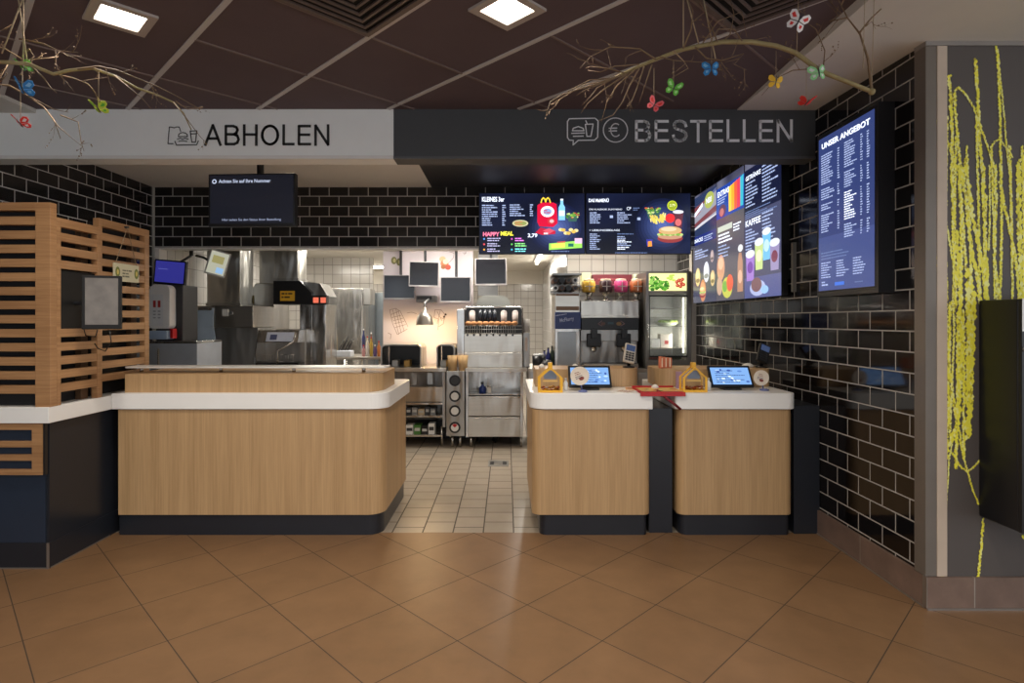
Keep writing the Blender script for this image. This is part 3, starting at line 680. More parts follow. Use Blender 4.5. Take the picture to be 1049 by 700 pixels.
for i,(dr,lab) in enumerate(((draw3,'tall lit menu screen farthest back in the row of three along the right wall'),(draw4,'middle tall menu screen of three with rainbow coloured bars at its top'),(draw5,'nearest of the three joined tall menu screens, with coloured drink cups at its foot'))):
    menu('menu_screen',lab,(SX,pys[i]-.002,zb),(0,-1,0),pys[i]-pys[i+1]-.004,zt-zb,dr,group='tall menu screens',bg=bgB,dep=.05)
def draw6(d,H):
    d.rect(1.6,1.6,98.4,H-1.6,E(52,66,118,.95),.5); d.rect(1.6,1.6,98.4,60,E(66,80,136,.95),1)
    d.text('UNSER ANGEBOT',8,H-14,6.2,W8,3,w=84,bold=.035)
    y=H-22
    for blk in (13,5,3,8): d.bars(7,y,26,blk,2.55,W6,rs,3,th=1.35); d.bars(38,y,4,blk,2.55,W6,rs,3,th=1.3); y-=blk*2.55+4
    y=H-20
    for blk in (11,7,12,6): d.bars(50,y,22,blk,2.45,W8 if blk==12 else W6,rs,3,th=1.3); d.bars(77,y,4,blk,2.45,W6,rs,3,th=1.2); d.bars(87,y,5,blk,2.45,W6,rs,3,th=1.3); y-=blk*2.45+3.5
    d.bars(7,42,86,3,3.2,W4,rs,3,th=1.2)
    for c in (7,36,65): d.bars(c,31,24,7,2.6,W6,rs,3,th=1.2)
    d.rect(33,6,50,9.6,E(60,110,210,1.1),3); d.bars(68,7,24,1,2,W4,rs,3); d.bars(8,10,14,2,3,W6,rs,3)
t=menu('offer_board','large lit price board headed UNSER ANGEBOT on the black tile wall','%s'%'' or (1.962,3.615,1.572),(0,-1,0),.565,.965,draw6,dep=.06,bez=.016)
MB(mat('dark_casing',(30,30,33),.3)).box(1.9625,2.0495,3.03,3.05,1.545,2.555).box(1.9625,2.0495,3.6155,3.625,1.545,2.555).box(1.9625,2.0495,3.05,3.6155,2.5375,2.555).box(1.9625,2.0495,3.05,3.6155,1.545,1.5715).build('surround',t)
MB(BLACK).box(2.0355,2.0495,4.16,6.0,1.7,2.6).build('wall_bracket',[o for o in COL.objects if o.name.startswith('menu_screen')][-1] if False else thing('mounting_rail','black mounting rail on the tile wall behind the tall menu screens','rail',(2.04,5,1.7)))
MB(mat('cable_duct',(120,118,112),.5)).box(2.025,2.0495,4.06,4.085,1.6,1.95).build('cable_trunk',[o for o in COL.objects if o.name.startswith('mounting_rail')][0])

# hanging number screen
D=4.42
ns=thing('number_screen','black hanging screen showing Achten Sie auf Ihre Nummer under the white header','screen',(X(258,D),D,Z(232,D)))
rot=Matrix.Translation(Vector((X(259,D),D,Z(205.5,D))))@Matrix.Rotation(math.radians(-3),4,'Z')@Matrix.Rotation(math.radians(0),4,'X')
w,h=.68,.405
m=MB(BLACK); m.M=rot; m.box(-w/2,w/2,-.02,.035,-h/2,h/2); m.build('casing',ns,bevel=.004)
m=MB(); d=Disp(m,rot@Vector((-w/2,-.0206,-h/2)),rot.to_3x3()@Vector((1,0,0)),(0,0,1),w)
d.rect(2,3.5,98,58,em((20,22,32),.8),0)
d.ell(7,51,2.6,2.6,em((190,200,225),1),1); d.ell(7,51,1.5,1.5,em((20,22,32),.8),2)
d.text('Achten Sie auf Ihre Nummer',12,49.3,4.0,em((190,200,225),1),1,w=60,bold=.015)
d.text('Hier sehen Sie den Status Ihrer Bestellung',16,5.6,3.4,em((170,180,210),.9),1,w=68)
m.build('display',ns,recalc=False)
MB(BLACK).cyl((X(266.5,4.45),D+.0355,Z(181,4.45)),(X(266.5,4.45),D+.0355,2.79),.026,n=16).box(X(266.5,4.45)-.07,X(266.5,4.45)+.07,D-.03,D+.10,2.785,2.7995).build('ceiling_pole',ns)

# ================================================================ ceiling fittings
def rsq(mb, cx,cy,h,z0,z1,hole=0):
    """square turned 45 degrees, half side h"""
    r=h*2**.5
    if not hole: mb.prism([(cx-r,cy),(cx,cy-r),(cx+r,cy),(cx,cy+r)],z0,z1); return
    q=hole*2**.5; o=[(cx-r,cy),(cx,cy-r),(cx+r,cy),(cx,cy+r)]; i=[(cx-q,cy),(cx,cy-q),(cx+q,cy),(cx,cy+q)]
    for k in range(4): mb.prism([o[k],o[(k+1)%4],i[(k+1)%4],i[k]],z0,z1)
lamp_em=em((255,240,222),9,'lamp_diffuser'); FR=mat('lamp_frame',(176,166,158),.5)
lights=[]
def clight(x,y,label,watt):
    t=thing('ceiling_light',label,'lamp',(x,y,CEIL-.014),'square ceiling lights')
    m=MB(FR); rsq(m,x,y,.125,CEIL-.012,CEIL-.0001,.088); m.build('frame',t)
    m=MB(lamp_em); rsq(m,x,y,.0875,CEIL-.005,CEIL-.0001); m.build('diffuser',t)
    la=bpy.data.lights.new('downlight','AREA'); la.shape='SQUARE'; la.size=.17; la.energy=watt; la.color=(1,.92,.81); la.spread=math.radians(150)
    o=bpy.data.objects.new('downlight',la); COL.objects.link(o); o.location=(0,0,-.004); o.parent=t; o.rotation_euler=(0,0,math.radians(45))
LWAT=14
clight(-1.78,2.645,'square recessed light shining in the brown ceiling at upper left',LWAT)
clight(.003,2.58,'square recessed light shining in the brown ceiling at top centre',LWAT)
for i,(x,y) in enumerate(((-1.78,.85),(0.0,.85),(1.3,.85),(-1.78,-1.0),(0,-1.0),(1.3,-1.0),(-3.2,.85))):
    clight(x,y,'square recessed light of the rows behind the viewer',LWAT)
VDK=mat('vent_cavity',(8,8,8),.9); VFR=mat('vent_blade',(98,82,74),.5)
def vent(a0,b0,label,k):
    # cell X+Y in [a0,a0+SA], X-Y in [b0,b0+SB]
    t=thing('ceiling_vent',label,'vent',((a0+SA/2+b0+SB/2)/2,(a0+SA/2-b0-SB/2)/2,CEIL-.014),'square ceiling vents')
    def q(fa,fb):
        a=a0+SA*fa; b=b0+SB*fb; return ((a+b)/2,(a-b)/2)
    MB(VDK).prism([q(.03,.03),q(.97,.03),q(.97,.97),q(.03,.97)],CEIL-.003,CEIL-.0001).build('cavity',t)
    def ring(mb,f0,f1,z0,z1):
        o=[q(f0,f0),q(1-f0,f0),q(1-f0,1-f0),q(f0,1-f0)]; i=[q(f1,f1),q(1-f1,f1),q(1-f1,1-f1),q(f1,1-f1)]
        for j in range(4): mb.prism([o[j],o[(j+1)%4],i[(j+1)%4],i[j]],z0,z1)
    m=MB(VFR); ring(m,.02,.06,CEIL-.014,CEIL-.0031); m.build('frame',t)
    m=MB(VFR)
    for j in range(6): ring(m,.10+j*.066,.120+j*.066,CEIL-.012,CEIL-.0031)
    m.build('blades',t)
vent(C0-0*SA,-3.506,'square louvred vent at the top of the ceiling, left of the centre light',0)
vent(C0+2*SA,-3.506+2*SB,'square louvred vent in the ceiling above the right hanging branch',1)

# ================================================================ branches and paper butterflies
rb=random.Random(21)
def grow(mb,p,dv,ln,r,lvl):
    pts=[p]; rad=[r]; n=5; dv=dv.normalized()
    for i in range(n):
        dv=(dv+Vector((rb.uniform(-.22,.22),rb.uniform(-.18,.18),rb.uniform(-.22,.2)))).normalized()
        p=p+dv*ln/n; pts.append(p); rad.append(r*(1-.75*(i+1)/n))
        if lvl>0 and rb.random()<.4:
            s=rb.choice((-1,1)); side=Vector((-dv.z,rb.uniform(-.4,.4),dv.x))*s
            grow(mb,p,dv+side*.8,ln*rb.uniform(.3,.55),rad[-1]*.7,lvl-1)
        elif lvl==0 and rb.random()<.4: mb.ell(p,rb.uniform(.002,.0036),6,4)
    mb.tube(pts,rad,5)
def path(px,D0,D1): 
    n=len(px); return [P(a,b,D0+(D1-D0)*i/(n-1)) for i,(a,b) in enumerate(px)]
br=thing('hanging_branch','long bare branch hung by strings below the ceiling, right, with small paper butterflies','branch',P(740,60,2.4),'decorated branches')
m=MB(BARKG)
main=path([(893,94),(868,84),(848,76),(835,69),(815,54),(795,47),(770,43),(740,43),(712,48),(695,52),(672,61),(650,70),(630,79)],2.35,2.45)
m.tube(main,[.009,.009,.010,.010,.010,.010,.0105,.010,.009,.008,.007,.006,.005],7); m.ell(main[0],.014,8,6)
m.build('main_bough',br)
m=MB(BARK)
twigs=[([(893,92),(889,60),(881,35),(868,18),(858,-2)],.006),([(881,33),(893,18),(904,8),(917,-3)],.0045),([(887,27),(893,22),(897,30)],.002),
 ([(868,18),(850,22),(862,14),(846,-3)],.003),([(843,74),(845,52),(836,30),(822,20)],.003),([(838,70),(812,72),(796,80),(780,98)],.003),
 ([(740,43),(748,35),(752,15),(748,-2)],.0035),([(700,50),(708,30),(710,12),(705,0)],.004),([(712,48),(724,60),(740,62),(762,55),(752,66),(765,72)],.0035),
 ([(630,79),(612,86),(598,90),(578,96),(564,104),(559,119)],.0045),([(640,75),(622,70),(605,68),(600,70)],.003),([(672,61),(655,50),(625,48),(605,58),(594,70)],.004),
 ([(655,66),(630,68),(615,74),(602,72)],.003),([(650,70),(620,84),(600,86),(580,98),(566,106)],.003),([(645,74),(618,92),(602,106),(595,116)],.004),
 ([(650,72),(632,88),(622,104),(616,125)],.0038),([(655,70),(645,88),(638,104),(628,118),(613,124)],.0034),([(660,68),(652,92),(647,104),(641,112)],.003),([(668,66),(660,90),(655,105)],.003),
 ([(636,76),(612,90),(604,100),(596,108)],.003),([(690,52),(700,62),(705,70),(688,80)],.003),([(676,58),(690,62),(720,64),(735,62)],.003),([(720,44),(735,22),(760,12),(765,38)],.003),
 ([(760,42),(752,30),(735,30),(725,48)],.003),([(735,43),(728,26),(720,8),(714,-2)],.003),([(765,43),(785,38),(790,45)],.002),([(640,76),(600,92),(590,98)],.003),([(628,80),(604,82),(585,92),(572,100)],.003)]
for pl,r in twigs:
    D0=2.36+.08*rb.random(); D1=D0+rb.uniform(-.18,.2)
    if pl[0][0]>830: D0=2.36
    q=path(pl,D0,D1); m.tube(q,[r*(1-.7*i/(len(q)-1)) for i in range(len(q))],5)
    for i in range(1,len(q)):
        mid=q[i-1].lerp(q[i],rb.uniform(.3,.9)); dv=(q[i]-q[i-1]).normalized()
        if rb.random()<.4:
            s=rb.choice((-1,1)); grow(m,mid,dv*.7+Vector((-dv.z,rb.uniform(-.3,.3),dv.x))*s*.7,rb.uniform(.05,.11),r*.5,1)
m.build('twigs',br)
for px,py,D in ((700,48,2.44),(716,46,2.44),(733,60,2.43)):
    a=P(px,py,D); MB(STRING).tube([a,Vector((a.x+(.0 if px<710 else -.06),a.y,CEIL))],.003,5).build('hanging_string',br)
for px,py in ((816,55),(893,90),(884,70)): a=P(px,py,2.37); MB(STRING).tube([a,Vector((a.x+.01,a.y,2.752 if a.x>1.5 else CEIL))],.0014,5).build('hanging_string',br)
bl=thing('hanging_branch','bare branch hung by strings below the ceiling, left, with small paper butterflies','branch',P(60,60,2.4),'decorated branches')
m=MB(BARKG)
mp_=path([(-25,62),(10,64),(30,66),(55,76),(72,72),(95,70),(118,78),(140,90),(160,97),(178,105),(188,116),(196,133)],2.25,2.55)
m.tube(mp_,[.008,.008,.008,.007,.0065,.006,.0055,.005,.0045,.004,.003,.002],7); m.build('main_bough',bl)
m=MB(BARK)
tw=[([(-20,85),(10,88),(28,98),(45,110),(55,122),(62,142)],.005),([(-20,45),(5,50),(25,62),(45,60),(60,58)],.004),([(20,40),(45,45),(60,52),(80,54)],.004),([(30,66),(45,80),(52,90),(58,95)],.004),
 ([(55,76),(75,80),(90,86),(95,91)],.0035),([(72,72),(100,68),(120,72),(135,78),(160,88),(180,98),(205,112)],.004),([(118,78),(135,92),(145,100),(155,112)],.003),([(178,105),(190,120),(205,140),(211,146)],.002),
 ([(28,98),(40,104),(55,112),(70,115)],.003),([(62,118),(80,125),(83,145),(86,155)],.003),([(5,30),(12,25),(-5,35)],.003),([(45,110),(60,130),(72,140),(84,150)],.0025),([(22,58),(30,50),(35,58),(24,64)],.003),([(180,104),(192,112),(204,111)],.0025),([(10,62),(0,80),(-15,95)],.003),([(55,60),(62,52),(70,58)],.002)]
for pl,r in tw:
    D0=2.32+.08*rb.random(); q=path(pl,D0,D0+rb.uniform(-.1,.15)); m.tube(q,[r*(1-.7*i/(len(q)-1)) for i in range(len(q))],5)
    for i in range(1,len(q)):
        mid=q[i-1].lerp(q[i],rb.uniform(.3,.9)); dv=(q[i]-q[i-1]).normalized()
        if rb.random()<.7:
            s=rb.choice((-1,1)); grow(m,mid,dv*.7+Vector((-dv.z,rb.uniform(-.3,.3),dv.x))*s*.7,rb.uniform(.04,.12),r*.45,1)
m.build('twigs',bl)
for px,py,dx in ((24,60,0),(2,55,.12),(28,64,-.05)): a=P(px,py,2.33); MB(STRING).tube([a,Vector((a.x+dx,a.y,CEIL))],.003,5).build('hanging_string',bl)
def butterfly(px,py,D,top,c1,c2,label,ang,tilt,sz=1.0):
    c=P(px,py,D); t=thing('paper_butterfly',label,'butterfly',(c.x,c.y,c.z),'hanging butterflies')
    M=Matrix.Translation(c)@Matrix.Rotation(math.radians(ang),4,'Y')@Matrix.Rotation(math.radians(tilt),4,'X')@Matrix.Scale(1.18,4)
    for s in (-1,1):
        m=MB(c1); m.M=M@Matrix.Rotation(math.radians(28*s),4,'Z')
        def pr(pts,mm,y0,y1):
            m.use(mm); m.prism([(s*a*sz,b*sz) for a,b in pts],y0,y1,axis='y')
        pr([(.002,.002),(.008,.020),(.026,.034),(.040,.030),(.040,.014),(.028,.002)],c1,-.0008,.0008)
        pr([(.002,-.001),(.028,-.001),(.034,-.014),(.026,-.026),(.012,-.024),(.004,-.010)],c1,-.0008,.0008)
        pr([(.012,.012),(.028,.026),(.034,.018),(.024,.008)],c2,-.0014,.0014); pr([(.012,-.006),(.024,-.006),(.022,-.017),(.014,-.015)],c2,-.0014,.0014)
        m.build('wing',t)
    m=MB(DARKGREY); m.M=M; m.ell((0,0,0),(.0028*sz,.0028*sz,.020*sz),8,6); m.tube([(0,0,.018*sz),(.006*sz,0,.030*sz)],.0007,4).tube([(0,0,.018*sz),(-.006*sz,0,.030*sz)],.0007,4); m.build('body',t)
    a=P(px+ (0),top,D); MB(STRING).tube([c+Vector((0,0,.004)),Vector((c.x,c.y,a.z))],.0012,5).build('string',t)
def pap(n,c): return mat(n,c,.7,var=.06)
Wp=pap('white_tissue',(232,228,226)); Rp=pap('red_tissue',(214,50,44)); Bp=pap('blue_tissue',(40,124,190)); Bq=pap('pale_blue_tissue',(120,180,220)); Gp=pap('green_tissue',(96,182,62)); Gq=pap('pale_green_tissue',(170,220,150)); Pp=pap('pink_tissue',(220,100,110)); Yp=pap('yellow_tissue',(232,184,50)); Mp=pap('mint_tissue',(150,214,150)); Lp=pap('lime_tissue',(190,210,70))
butterfly(818,22,2.3,2,Wp,Rp,'white and red butterfly hung highest near the pale ceiling strip',25,20)
butterfly(729,70,2.4,43,Bp,Bq,'blue butterfly hanging under the right branch',0,0,.85)
butterfly(690,91,2.42,62,Gp,Gq,'green butterfly hanging below the right branch, beside the pink one',20,35,.8)
butterfly(670,108,2.45,70,Pp,Rp,'pink butterfly hanging lowest over the order icons',30,40,.75)
butterfly(795,84,2.38,52,Yp,Yp,'yellow butterfly hanging below the right branch',10,10,.7)
butterfly(839,74,2.34,66,Mp,Wp,'mint green butterfly perched on the thick bough near its cut end',-8,0,.85)
butterfly(826,106,2.40,68,Rp,Rp,'red butterfly hanging in front of the pale ceiling, seen edge on',0,78,.8)
butterfly(24,69,2.33,55,Gp,Gq,'green butterfly uppermost of the three on the left string',5,60,.75)
butterfly(23,91,2.32,70,Bp,Bq,'blue butterfly in the middle of the left string',15,45,.95)
butterfly(21,127,2.32,92,Rp,Wp,'red butterfly lowest on the left string',10,60,.8)
butterfly(101,112,2.40,72,Lp,Gp,'lime green butterfly hanging in front of the white header',5,60,.85)

# ================================================================ on the counters
WT=.925
def house(cx,cy,label,flip=0):
    t=thing('donation_box',label,'donation box',(cx,cy,WT),'house-shaped donation boxes')
    h=.168 ; w=.080; dd=.09; e=.095
    def pent(o): return [(cx-w+o,WT+.0001+o),(cx+w-o,WT+.0001+o),(cx+w-o,WT+e),(cx,WT+h-o*1.1),(cx-w+o,WT+e)]
    m=MB(YEL)
    for y0 in (cy-dd/2,cy+dd/2-.008):
        o=pent(0); i=pent(.014)
        for k in range(5): m.prism([o[k],o[(k+1)%5],i[(k+1)%5],i[k]],y0,y0+.008,axis='y')
    m.box(cx-w,cx+w,cy-dd/2+.0081,cy+dd/2-.0081,WT,WT+.008); m.build('frame',t)
    MB(YEL).box(cx-.014,cx+.014,cy-.02,cy+.02,WT+h-.012,WT+h+.026).build('chimney',t,bevel=.003)
    m=MB(GLASS); i=pent(.0145)
    for k in (0,2,3,1,4)[1:]: 
        a,b=i[k],i[(k+1)%5]; m.add([(a[0],cy-dd/2+.009,a[1]),(b[0],cy-dd/2+.009,b[1]),(b[0],cy+dd/2-.009,b[1]),(a[0],cy+dd/2-.009,a[1])],[(0,1,2,3)])
    m.build('clear_walls',t)
    m=MB(mat('coin_copper',(176,110,70),.4,.7)); rr=random.Random(cx*100)
    for k in range(34):
        m.use(rr.choice([mat('coin_copper',(0,0,0)),mat('coin_gold',(210,170,90),.4,.7),mat('coin_red',(170,60,50),.5)]))
        x=cx+rr.uniform(-.058,.058); y=cy+rr.uniform(-.03,.03); z=WT+.012+rr.uniform(0,.022); m.cyl((x,y,z),(x+rr.uniform(-.001,.001),y+.001,z+.002),.010,n=10)
    m.build('coins',t)
    m=MB(mat('grey_blue_label',(120,132,150),.5)); m.prism([(cx-.04,WT+.085),(cx+.04,WT+.085),(cx+.044,WT+.105),(cx+.02,WT+.14),(cx-.02,WT+.14),(cx-.044,WT+.105)],cy-.012,cy-.010,axis='y'); m.build('label_card',t)
    m=MB(mat('cream_band',(230,190,110),.5)); m.box(cx-.048,cx+.048,cy-.016,cy-.014,WT+.068,WT+.078); m.build('money_slot',t)
def pos(cx,cy,ang,label,seed,w=.29,h=.165):
    t=thing('order_terminal',label,'touch terminal',(cx,cy,WT),'counter touch terminals')
    M=Matrix.Translation((cx,cy,WT+.088))@Matrix.Rotation(math.radians(ang),4,'Z')@Matrix.Rotation(math.radians(-34),4,'X')
    m=MB(BLACK); m.M=M; m.box(-w/2,w/2,-.008,.014,-h/2,h/2); m.build('casing',t,bevel=.004)
    m=MB(); u=M.to_3x3()@Vector((1,0,0)); v=M.to_3x3()@Vector((0,0,1)); d=Disp(m,M@Vector((-w/2,-.0086,-h/2)),u,v,w)
    H=h/w*100; d.rect(5,6,95,H-6,E(118,160,214,1.2),0); r=random.Random(seed)
    for i in range(16): d.ell(r.uniform(12,88),r.uniform(11,H-11),r.uniform(2,6),r.uniform(1.5,3.5),r.choice([E(60,90,170,1),E(170,200,236,1.3),E(90,130,200,1.1),E(206,224,244,1.3)]),1+i%3,9)
    d.bars(14,H-16,70,6,6,E(40,60,130,1),r,5,th=1.8); m.build('display',t,recalc=False)
    m=MB(BLACK).box(cx-.06,cx+.06,cy-.05,cy+.07,WT,WT+.012).tube([(cx,cy+.03,WT+.012),(cx,cy+.015,WT+.085)],.016,10); m.build('stand',t,bevel=.002)
house(X(563.5,3.80),3.80,'yellow house-shaped donation box on the counter next to the kitchen passage')
house(X(710,3.82),3.82,'yellow house-shaped donation box between the two touch terminals')
pos(X(604,3.93),3.93,0,'black touch terminal with a blue screen partly covered by a round card',3)
pos(X(748,3.93),3.93,0,'black touch terminal with a blue screen next to the black tile wall',8)
def disc(cx,cy,z,r,tl,label):
    t=thing('round_card',label,'card',(cx,cy,WT),'round promotion cards')
    M=Matrix.Translation((cx,cy,z))@Matrix.Rotation(math.radians(tl),4,'Y')
    m=MB(mat('cream_card',(232,218,200),.6)); m.M=M; m.cyl((0,.0,0),(0,.003,0),r,n=28); m.build('disc',t)
    m=MB(); u=M.to_3x3()@Vector((1,0,0)); v=M.to_3x3()@Vector((0,0,1)); d=Disp(m,M@Vector((-r,-.0006,-r)),u,v,2*r)
    rr=random.Random(7); ik=mat('red_brown_ink',(140,70,60),.6); bk=mat('violet_ink',(80,70,110),.6)
    d.bars(28,70,42,2,10,ik,rr,1,th=4); d.bars(24,48,50,2,9,bk,rr,1,th=4); d.ell(54,34,14,10,ik,1,12); m.build('print',t,recalc=False)
    m=MB(mat('blue_white_base',(110,120,170),.4)); m.lathe((cx+.02,cy+.001,WT),[(0,.0001),(.03,.0001),(.03,.008),(.012,.012),(0,.012)],18); m.tube([(cx+.015,cy+.006,WT+.012),(cx,cy+.006,z)],.004,6); m.build('card_foot',t)
disc(X(594,3.80),3.80,WT+.105,.062,-20,'round cream card leaning in front of the left touch terminal')
disc(X(780,3.87),3.87,WT+.085,.052,15,'round cream card on a small foot right of the right touch terminal')
def cardterm(cx,cy,z0,label,tint,ang):
    t=thing('card_reader',label,'card reader',(cx,cy,z0),'card readers')
    M=Matrix.Translation((cx,cy,z0+.105))@Matrix.Rotation(math.radians(ang),4,'Y')@Matrix.Rotation(math.radians(-25),4,'X')
    m=MB(tint); m.M=M; m.box(-.042,.042,-.014,.014,-.075,.075); m.build('casing',t,bevel=.008,seg=3)
    m=MB(em((60,76,110),.7)); m.M=M; m.box(-.033,.033,-.0155,-.0141,.015,.062); m.build('display',t)
    m=MB(DARKGREY); m.M=M
    for i in range(3):
        for j in range(4): m.box(-.031+i*.022,-.013+i*.022,-.018,-.0141,-.062+j*.018,-.050+j*.018)
    m.build('keypad',t)
    m=MB(BLACK).tube([(cx,cy+.03,z0+.012),(cx,cy+.02,z0+.09)],.014,10).lathe((cx,cy+.03,z0),[(0,.0001),(.045,.0001),(.045,.01),(.016,.014),(0,.014)],20); m.build('stand',t)
cardterm(X(645,4.2),4.2,1.05,'pale card reader on a stand on the left riser edge',mat('beige_casing',(196,186,172),.4),14)
cardterm(X(782,4.2),4.2,1.05,'black card reader on a stand next to the black tile wall',BLACK,24)
# tray, leaflets, straps
tr=thing('leaflet_tray','red flat tray with a printed sheet bridging the two order counters','tray',(X(684,3.85),3.85,WT))
MB(RED).prism(rrect(X(654,3.77),X(700,3.77),3.75,4.0,(.01,.01,.01,.01)),WT+.0004,WT+.006).box(X(656,3.7),X(702,3.7),3.690,3.7085,WT-.016,WT+.010).box(X(656,3.7),X(702,3.7),3.7086,3.76,WT+.0004,WT+.010).box(X(655,3.77),X(700,3.77),3.994,4.0,WT+.0061,WT+.018).build('tray_shell',tr,bevel=.002)
m=MB(); d=Disp(m,(X(658,3.77),3.765,WT+.0068),(1,0,0),(0,1,0),.27); d.rect(0,0,100,80,mat('sheet_yellow',(226,190,110),.6),0)
for i in range(22): d.ell(rs.uniform(6,94),rs.uniform(6,74),rs.uniform(3,9),rs.uniform(2,6),rs.choice([mat('sheet_green',(110,150,60),.6),mat('sheet_red',(196,60,50),.6),mat('sheet_cream',(240,226,180),.6),mat('sheet_orange',(226,140,60),.6)]),1+i%3,8)
m.build('printed_sheet',tr,recalc=False)
def strap(pts,label): tag(MB(mat('dark_red_strap',(120,22,34),.6)).tube(pts,.009,8).build('cord'),label,'cord')
strap([(1.0,3.80,WT+.009-.002),(1.0,3.742,WT+.004),(1.03,3.69,WT-.03),(1.085,3.690,WT-.07),(1.12,3.700,WT-.10)],'dark red cord hanging from the red tray over the counter gap')
def sheet(px,D,w,dp,ang,c,label,z=.0):
    cx=X(px,D); M=Matrix.Translation((cx,D,WT+z))@Matrix.Rotation(math.radians(ang),4,'Z')
    m=MB(c); m.M=M; m.box(-w/2,w/2,-dp/2,dp/2,.0003,.004); m.use(mat('leaflet_print',(180,120,90),.6))
    for i in range(4): m.box(-w*.4,w*.3,-dp*.35+i*dp*.2,-dp*.25+i*dp*.2,.0041,.0044)
    tag(m.build('leaflet'),label,'leaflet','leaflets')
sheet(641,3.80,.13,.12,50,PAPER,'small folded white leaflet lying left of the red tray')
sheet(650,3.95,.12,.16,-10,mat('peach_paper',(224,176,130),.7),'peach coloured leaflet lying behind the white leaflet')
# menu-card holder on the right riser and small things on the ledges
ch=thing('card_holder','orange and white striped card holder standing on the right riser','card holder',(X(681,4.2),4.2,1.05))
m=MB(mat('orange_card',(214,120,84),.6))
for i in range(4): m.box(X(674,4.2)+i*.026,X(674,4.2)+.022+i*.026,4.16+i*.012,4.19+i*.01,1.0502,1.135-i*.004)
m.build('cards',ch); m=MB(mat('cream_card2',(236,214,184),.6))
for i in range(3): m.box(X(676,4.2)+i*.028,X(676,4.2)+.008+i*.028,4.152,4.1545,1.06,1.125)
m.build('stripes',ch)
def lidpile(px,D,z,r,label): 
    m=MB(PAPER); m.lathe((X(px,D),D,z),[(0,.0002),(r,.0002),(r*1.05,.012),(r*.5,.026),(0,.03)],18); tag(m.build('paper_cup_lid'),label,'lid')
lidpile(766,4.28,1.05,.04,'small pale lid lying on the right riser beside the card reader')
lidpile(555,4.2,1.05,.022,'small white lid on the left end of the order riser')
lidpile(589,4.2,1.05,.024,'small white lid on the order riser above the round card')
lidpile(671,3.98,WT,.025,'small peach lid lying behind the red tray')
wb=thing('sanitizer_bottle','small white bottle standing left of the left touch terminal','bottle',(X(579.5,3.87),3.87,WT))
MB(WHITE).lathe((X(579.5,3.87),3.87,WT),[(0,.0003),(.014,.0003),(.015,.05),(.006,.065),(.006,.07)],16).build('bottle_body',wb); MB(LGREY).lathe((X(579.5,3.87),3.87,WT+.07),[(0,0),(.007,0),(.007,.014),(0,.014)],12).build('bottle_cap',wb)
sb2=dup(wb,(X(726,3.87),3.87,WT),'small white bottle standing between the house box and the right terminal')
MB(mat('lilac_leaflets',(176,140,160),.5)).box(X(693,4.0),X(698,4.0),3.99,4.02,WT+.0003,WT+.115).build('leaflet_block',None) and None
lbk=[o for o in COL.objects if o.name=='leaflet_block'][0]; tag(lbk,'narrow lilac block of leaflets standing left of the right house box','leaflets')

# ================================================================ black wall cabinet with red front
kc=thing('wall_cabinet','tall black cabinet with a red front fixed to the mural wall','cabinet',(2.6,2.68,.45))
x0=2.29
MB(BLACK).box(x0,3.2,2.572,MD-.0005,.45,1.495).build('body',kc,bevel=.006)
MB(BLACK).box(x0+.001,x0+.018,2.552,2.5715,.45,1.495).build('door_edge',kc,bevel=.002); MB(mat('dark_red_door',(120,22,34),.4)).box(x0+.0181,3.2,2.556,2.5715,.45,1.495).build('door',kc,bevel=.002)
m=MB(WHITE); d=Disp(m,(x0+.002,2.5515,1.495-.145),(1,0,0),(0,0,1),.13); d.rect(0,0,100,112,WHITE,0)
for i,c in enumerate([BLACK,RED,DARKGREY,mat('orange_label',(230,140,50),.5),BLACK]): d.rect(8,100-i*20-14,92,100-i*20,c,1)
m.build('warning_label',kc,recalc=False)
MB(GREY).cyl((x0+.012,2.5519,1.27),(x0+.012,2.544,1.27),.010,n=16).build('lock',kc)
# ================================================================ kitchen
def kt(name,label,cat,px0,px1,D,z=0,group=None): return thing(name,label,cat,((X(px0,D)+X(px1,D))/2,D,z),group)
KT=.878
# --- prep line under the pass
D=6.30
pc=kt('prep_counter','low steel serving counter with open shelves under the heat lamp','counter',390,456,D)
x0,x1=X(385,D),X(456,D)
MB(STEELH).box(x0,X(457,D),D,D+.62,Z(381,D),Z(377,D)).build('top',pc,bevel=.003)
MB(STEELH).box(X(412,D),x1,D+.03,D+.06,Z(412,D),Z(397,D)).build('apron',pc)
MB(STEELD).box(x0,x0+.02,D+.02,D+.6,.22,Z(381,D)).box(x1-.03,x1,D+.02,D+.6,.22,Z(381,D)).box(x0,x1,D+.56,D+.6,.22,Z(381,D)).build('side_panels',pc)
for y in (413,426,446): MB(STEEL).box(x0+.021,x1-.031,D+.015,D+.55,Z(y+2,D),Z(y,D)).build('shelf',pc,bevel=.002)
MB(NAVY).box(x0,x1,D+.50,D+.52,0,.2195).build('under_shade_panel',pc)  # dark sheet behind the legs, stands in for the shade under the counter
for px in (392,410,452):
    MB(STEEL).cyl((X(px,D),D+.06,0),(X(px,D),D+.06,.22),.013).build('leg',pc)
for i,px in enumerate((421,438)):
    m=MB(STEELD); m.box(X(px,D)-.03,X(px,D)+.03,D+.2,D+.206,Z(396,D),Z(384,D)); m.cyl((X(px,D),D+.2,Z(384,D)),(X(px,D),D+.2,Z(378,D)-.01),.006); m.build('hanging_scoop',pc)
rk=random.Random(3)
cnt=0
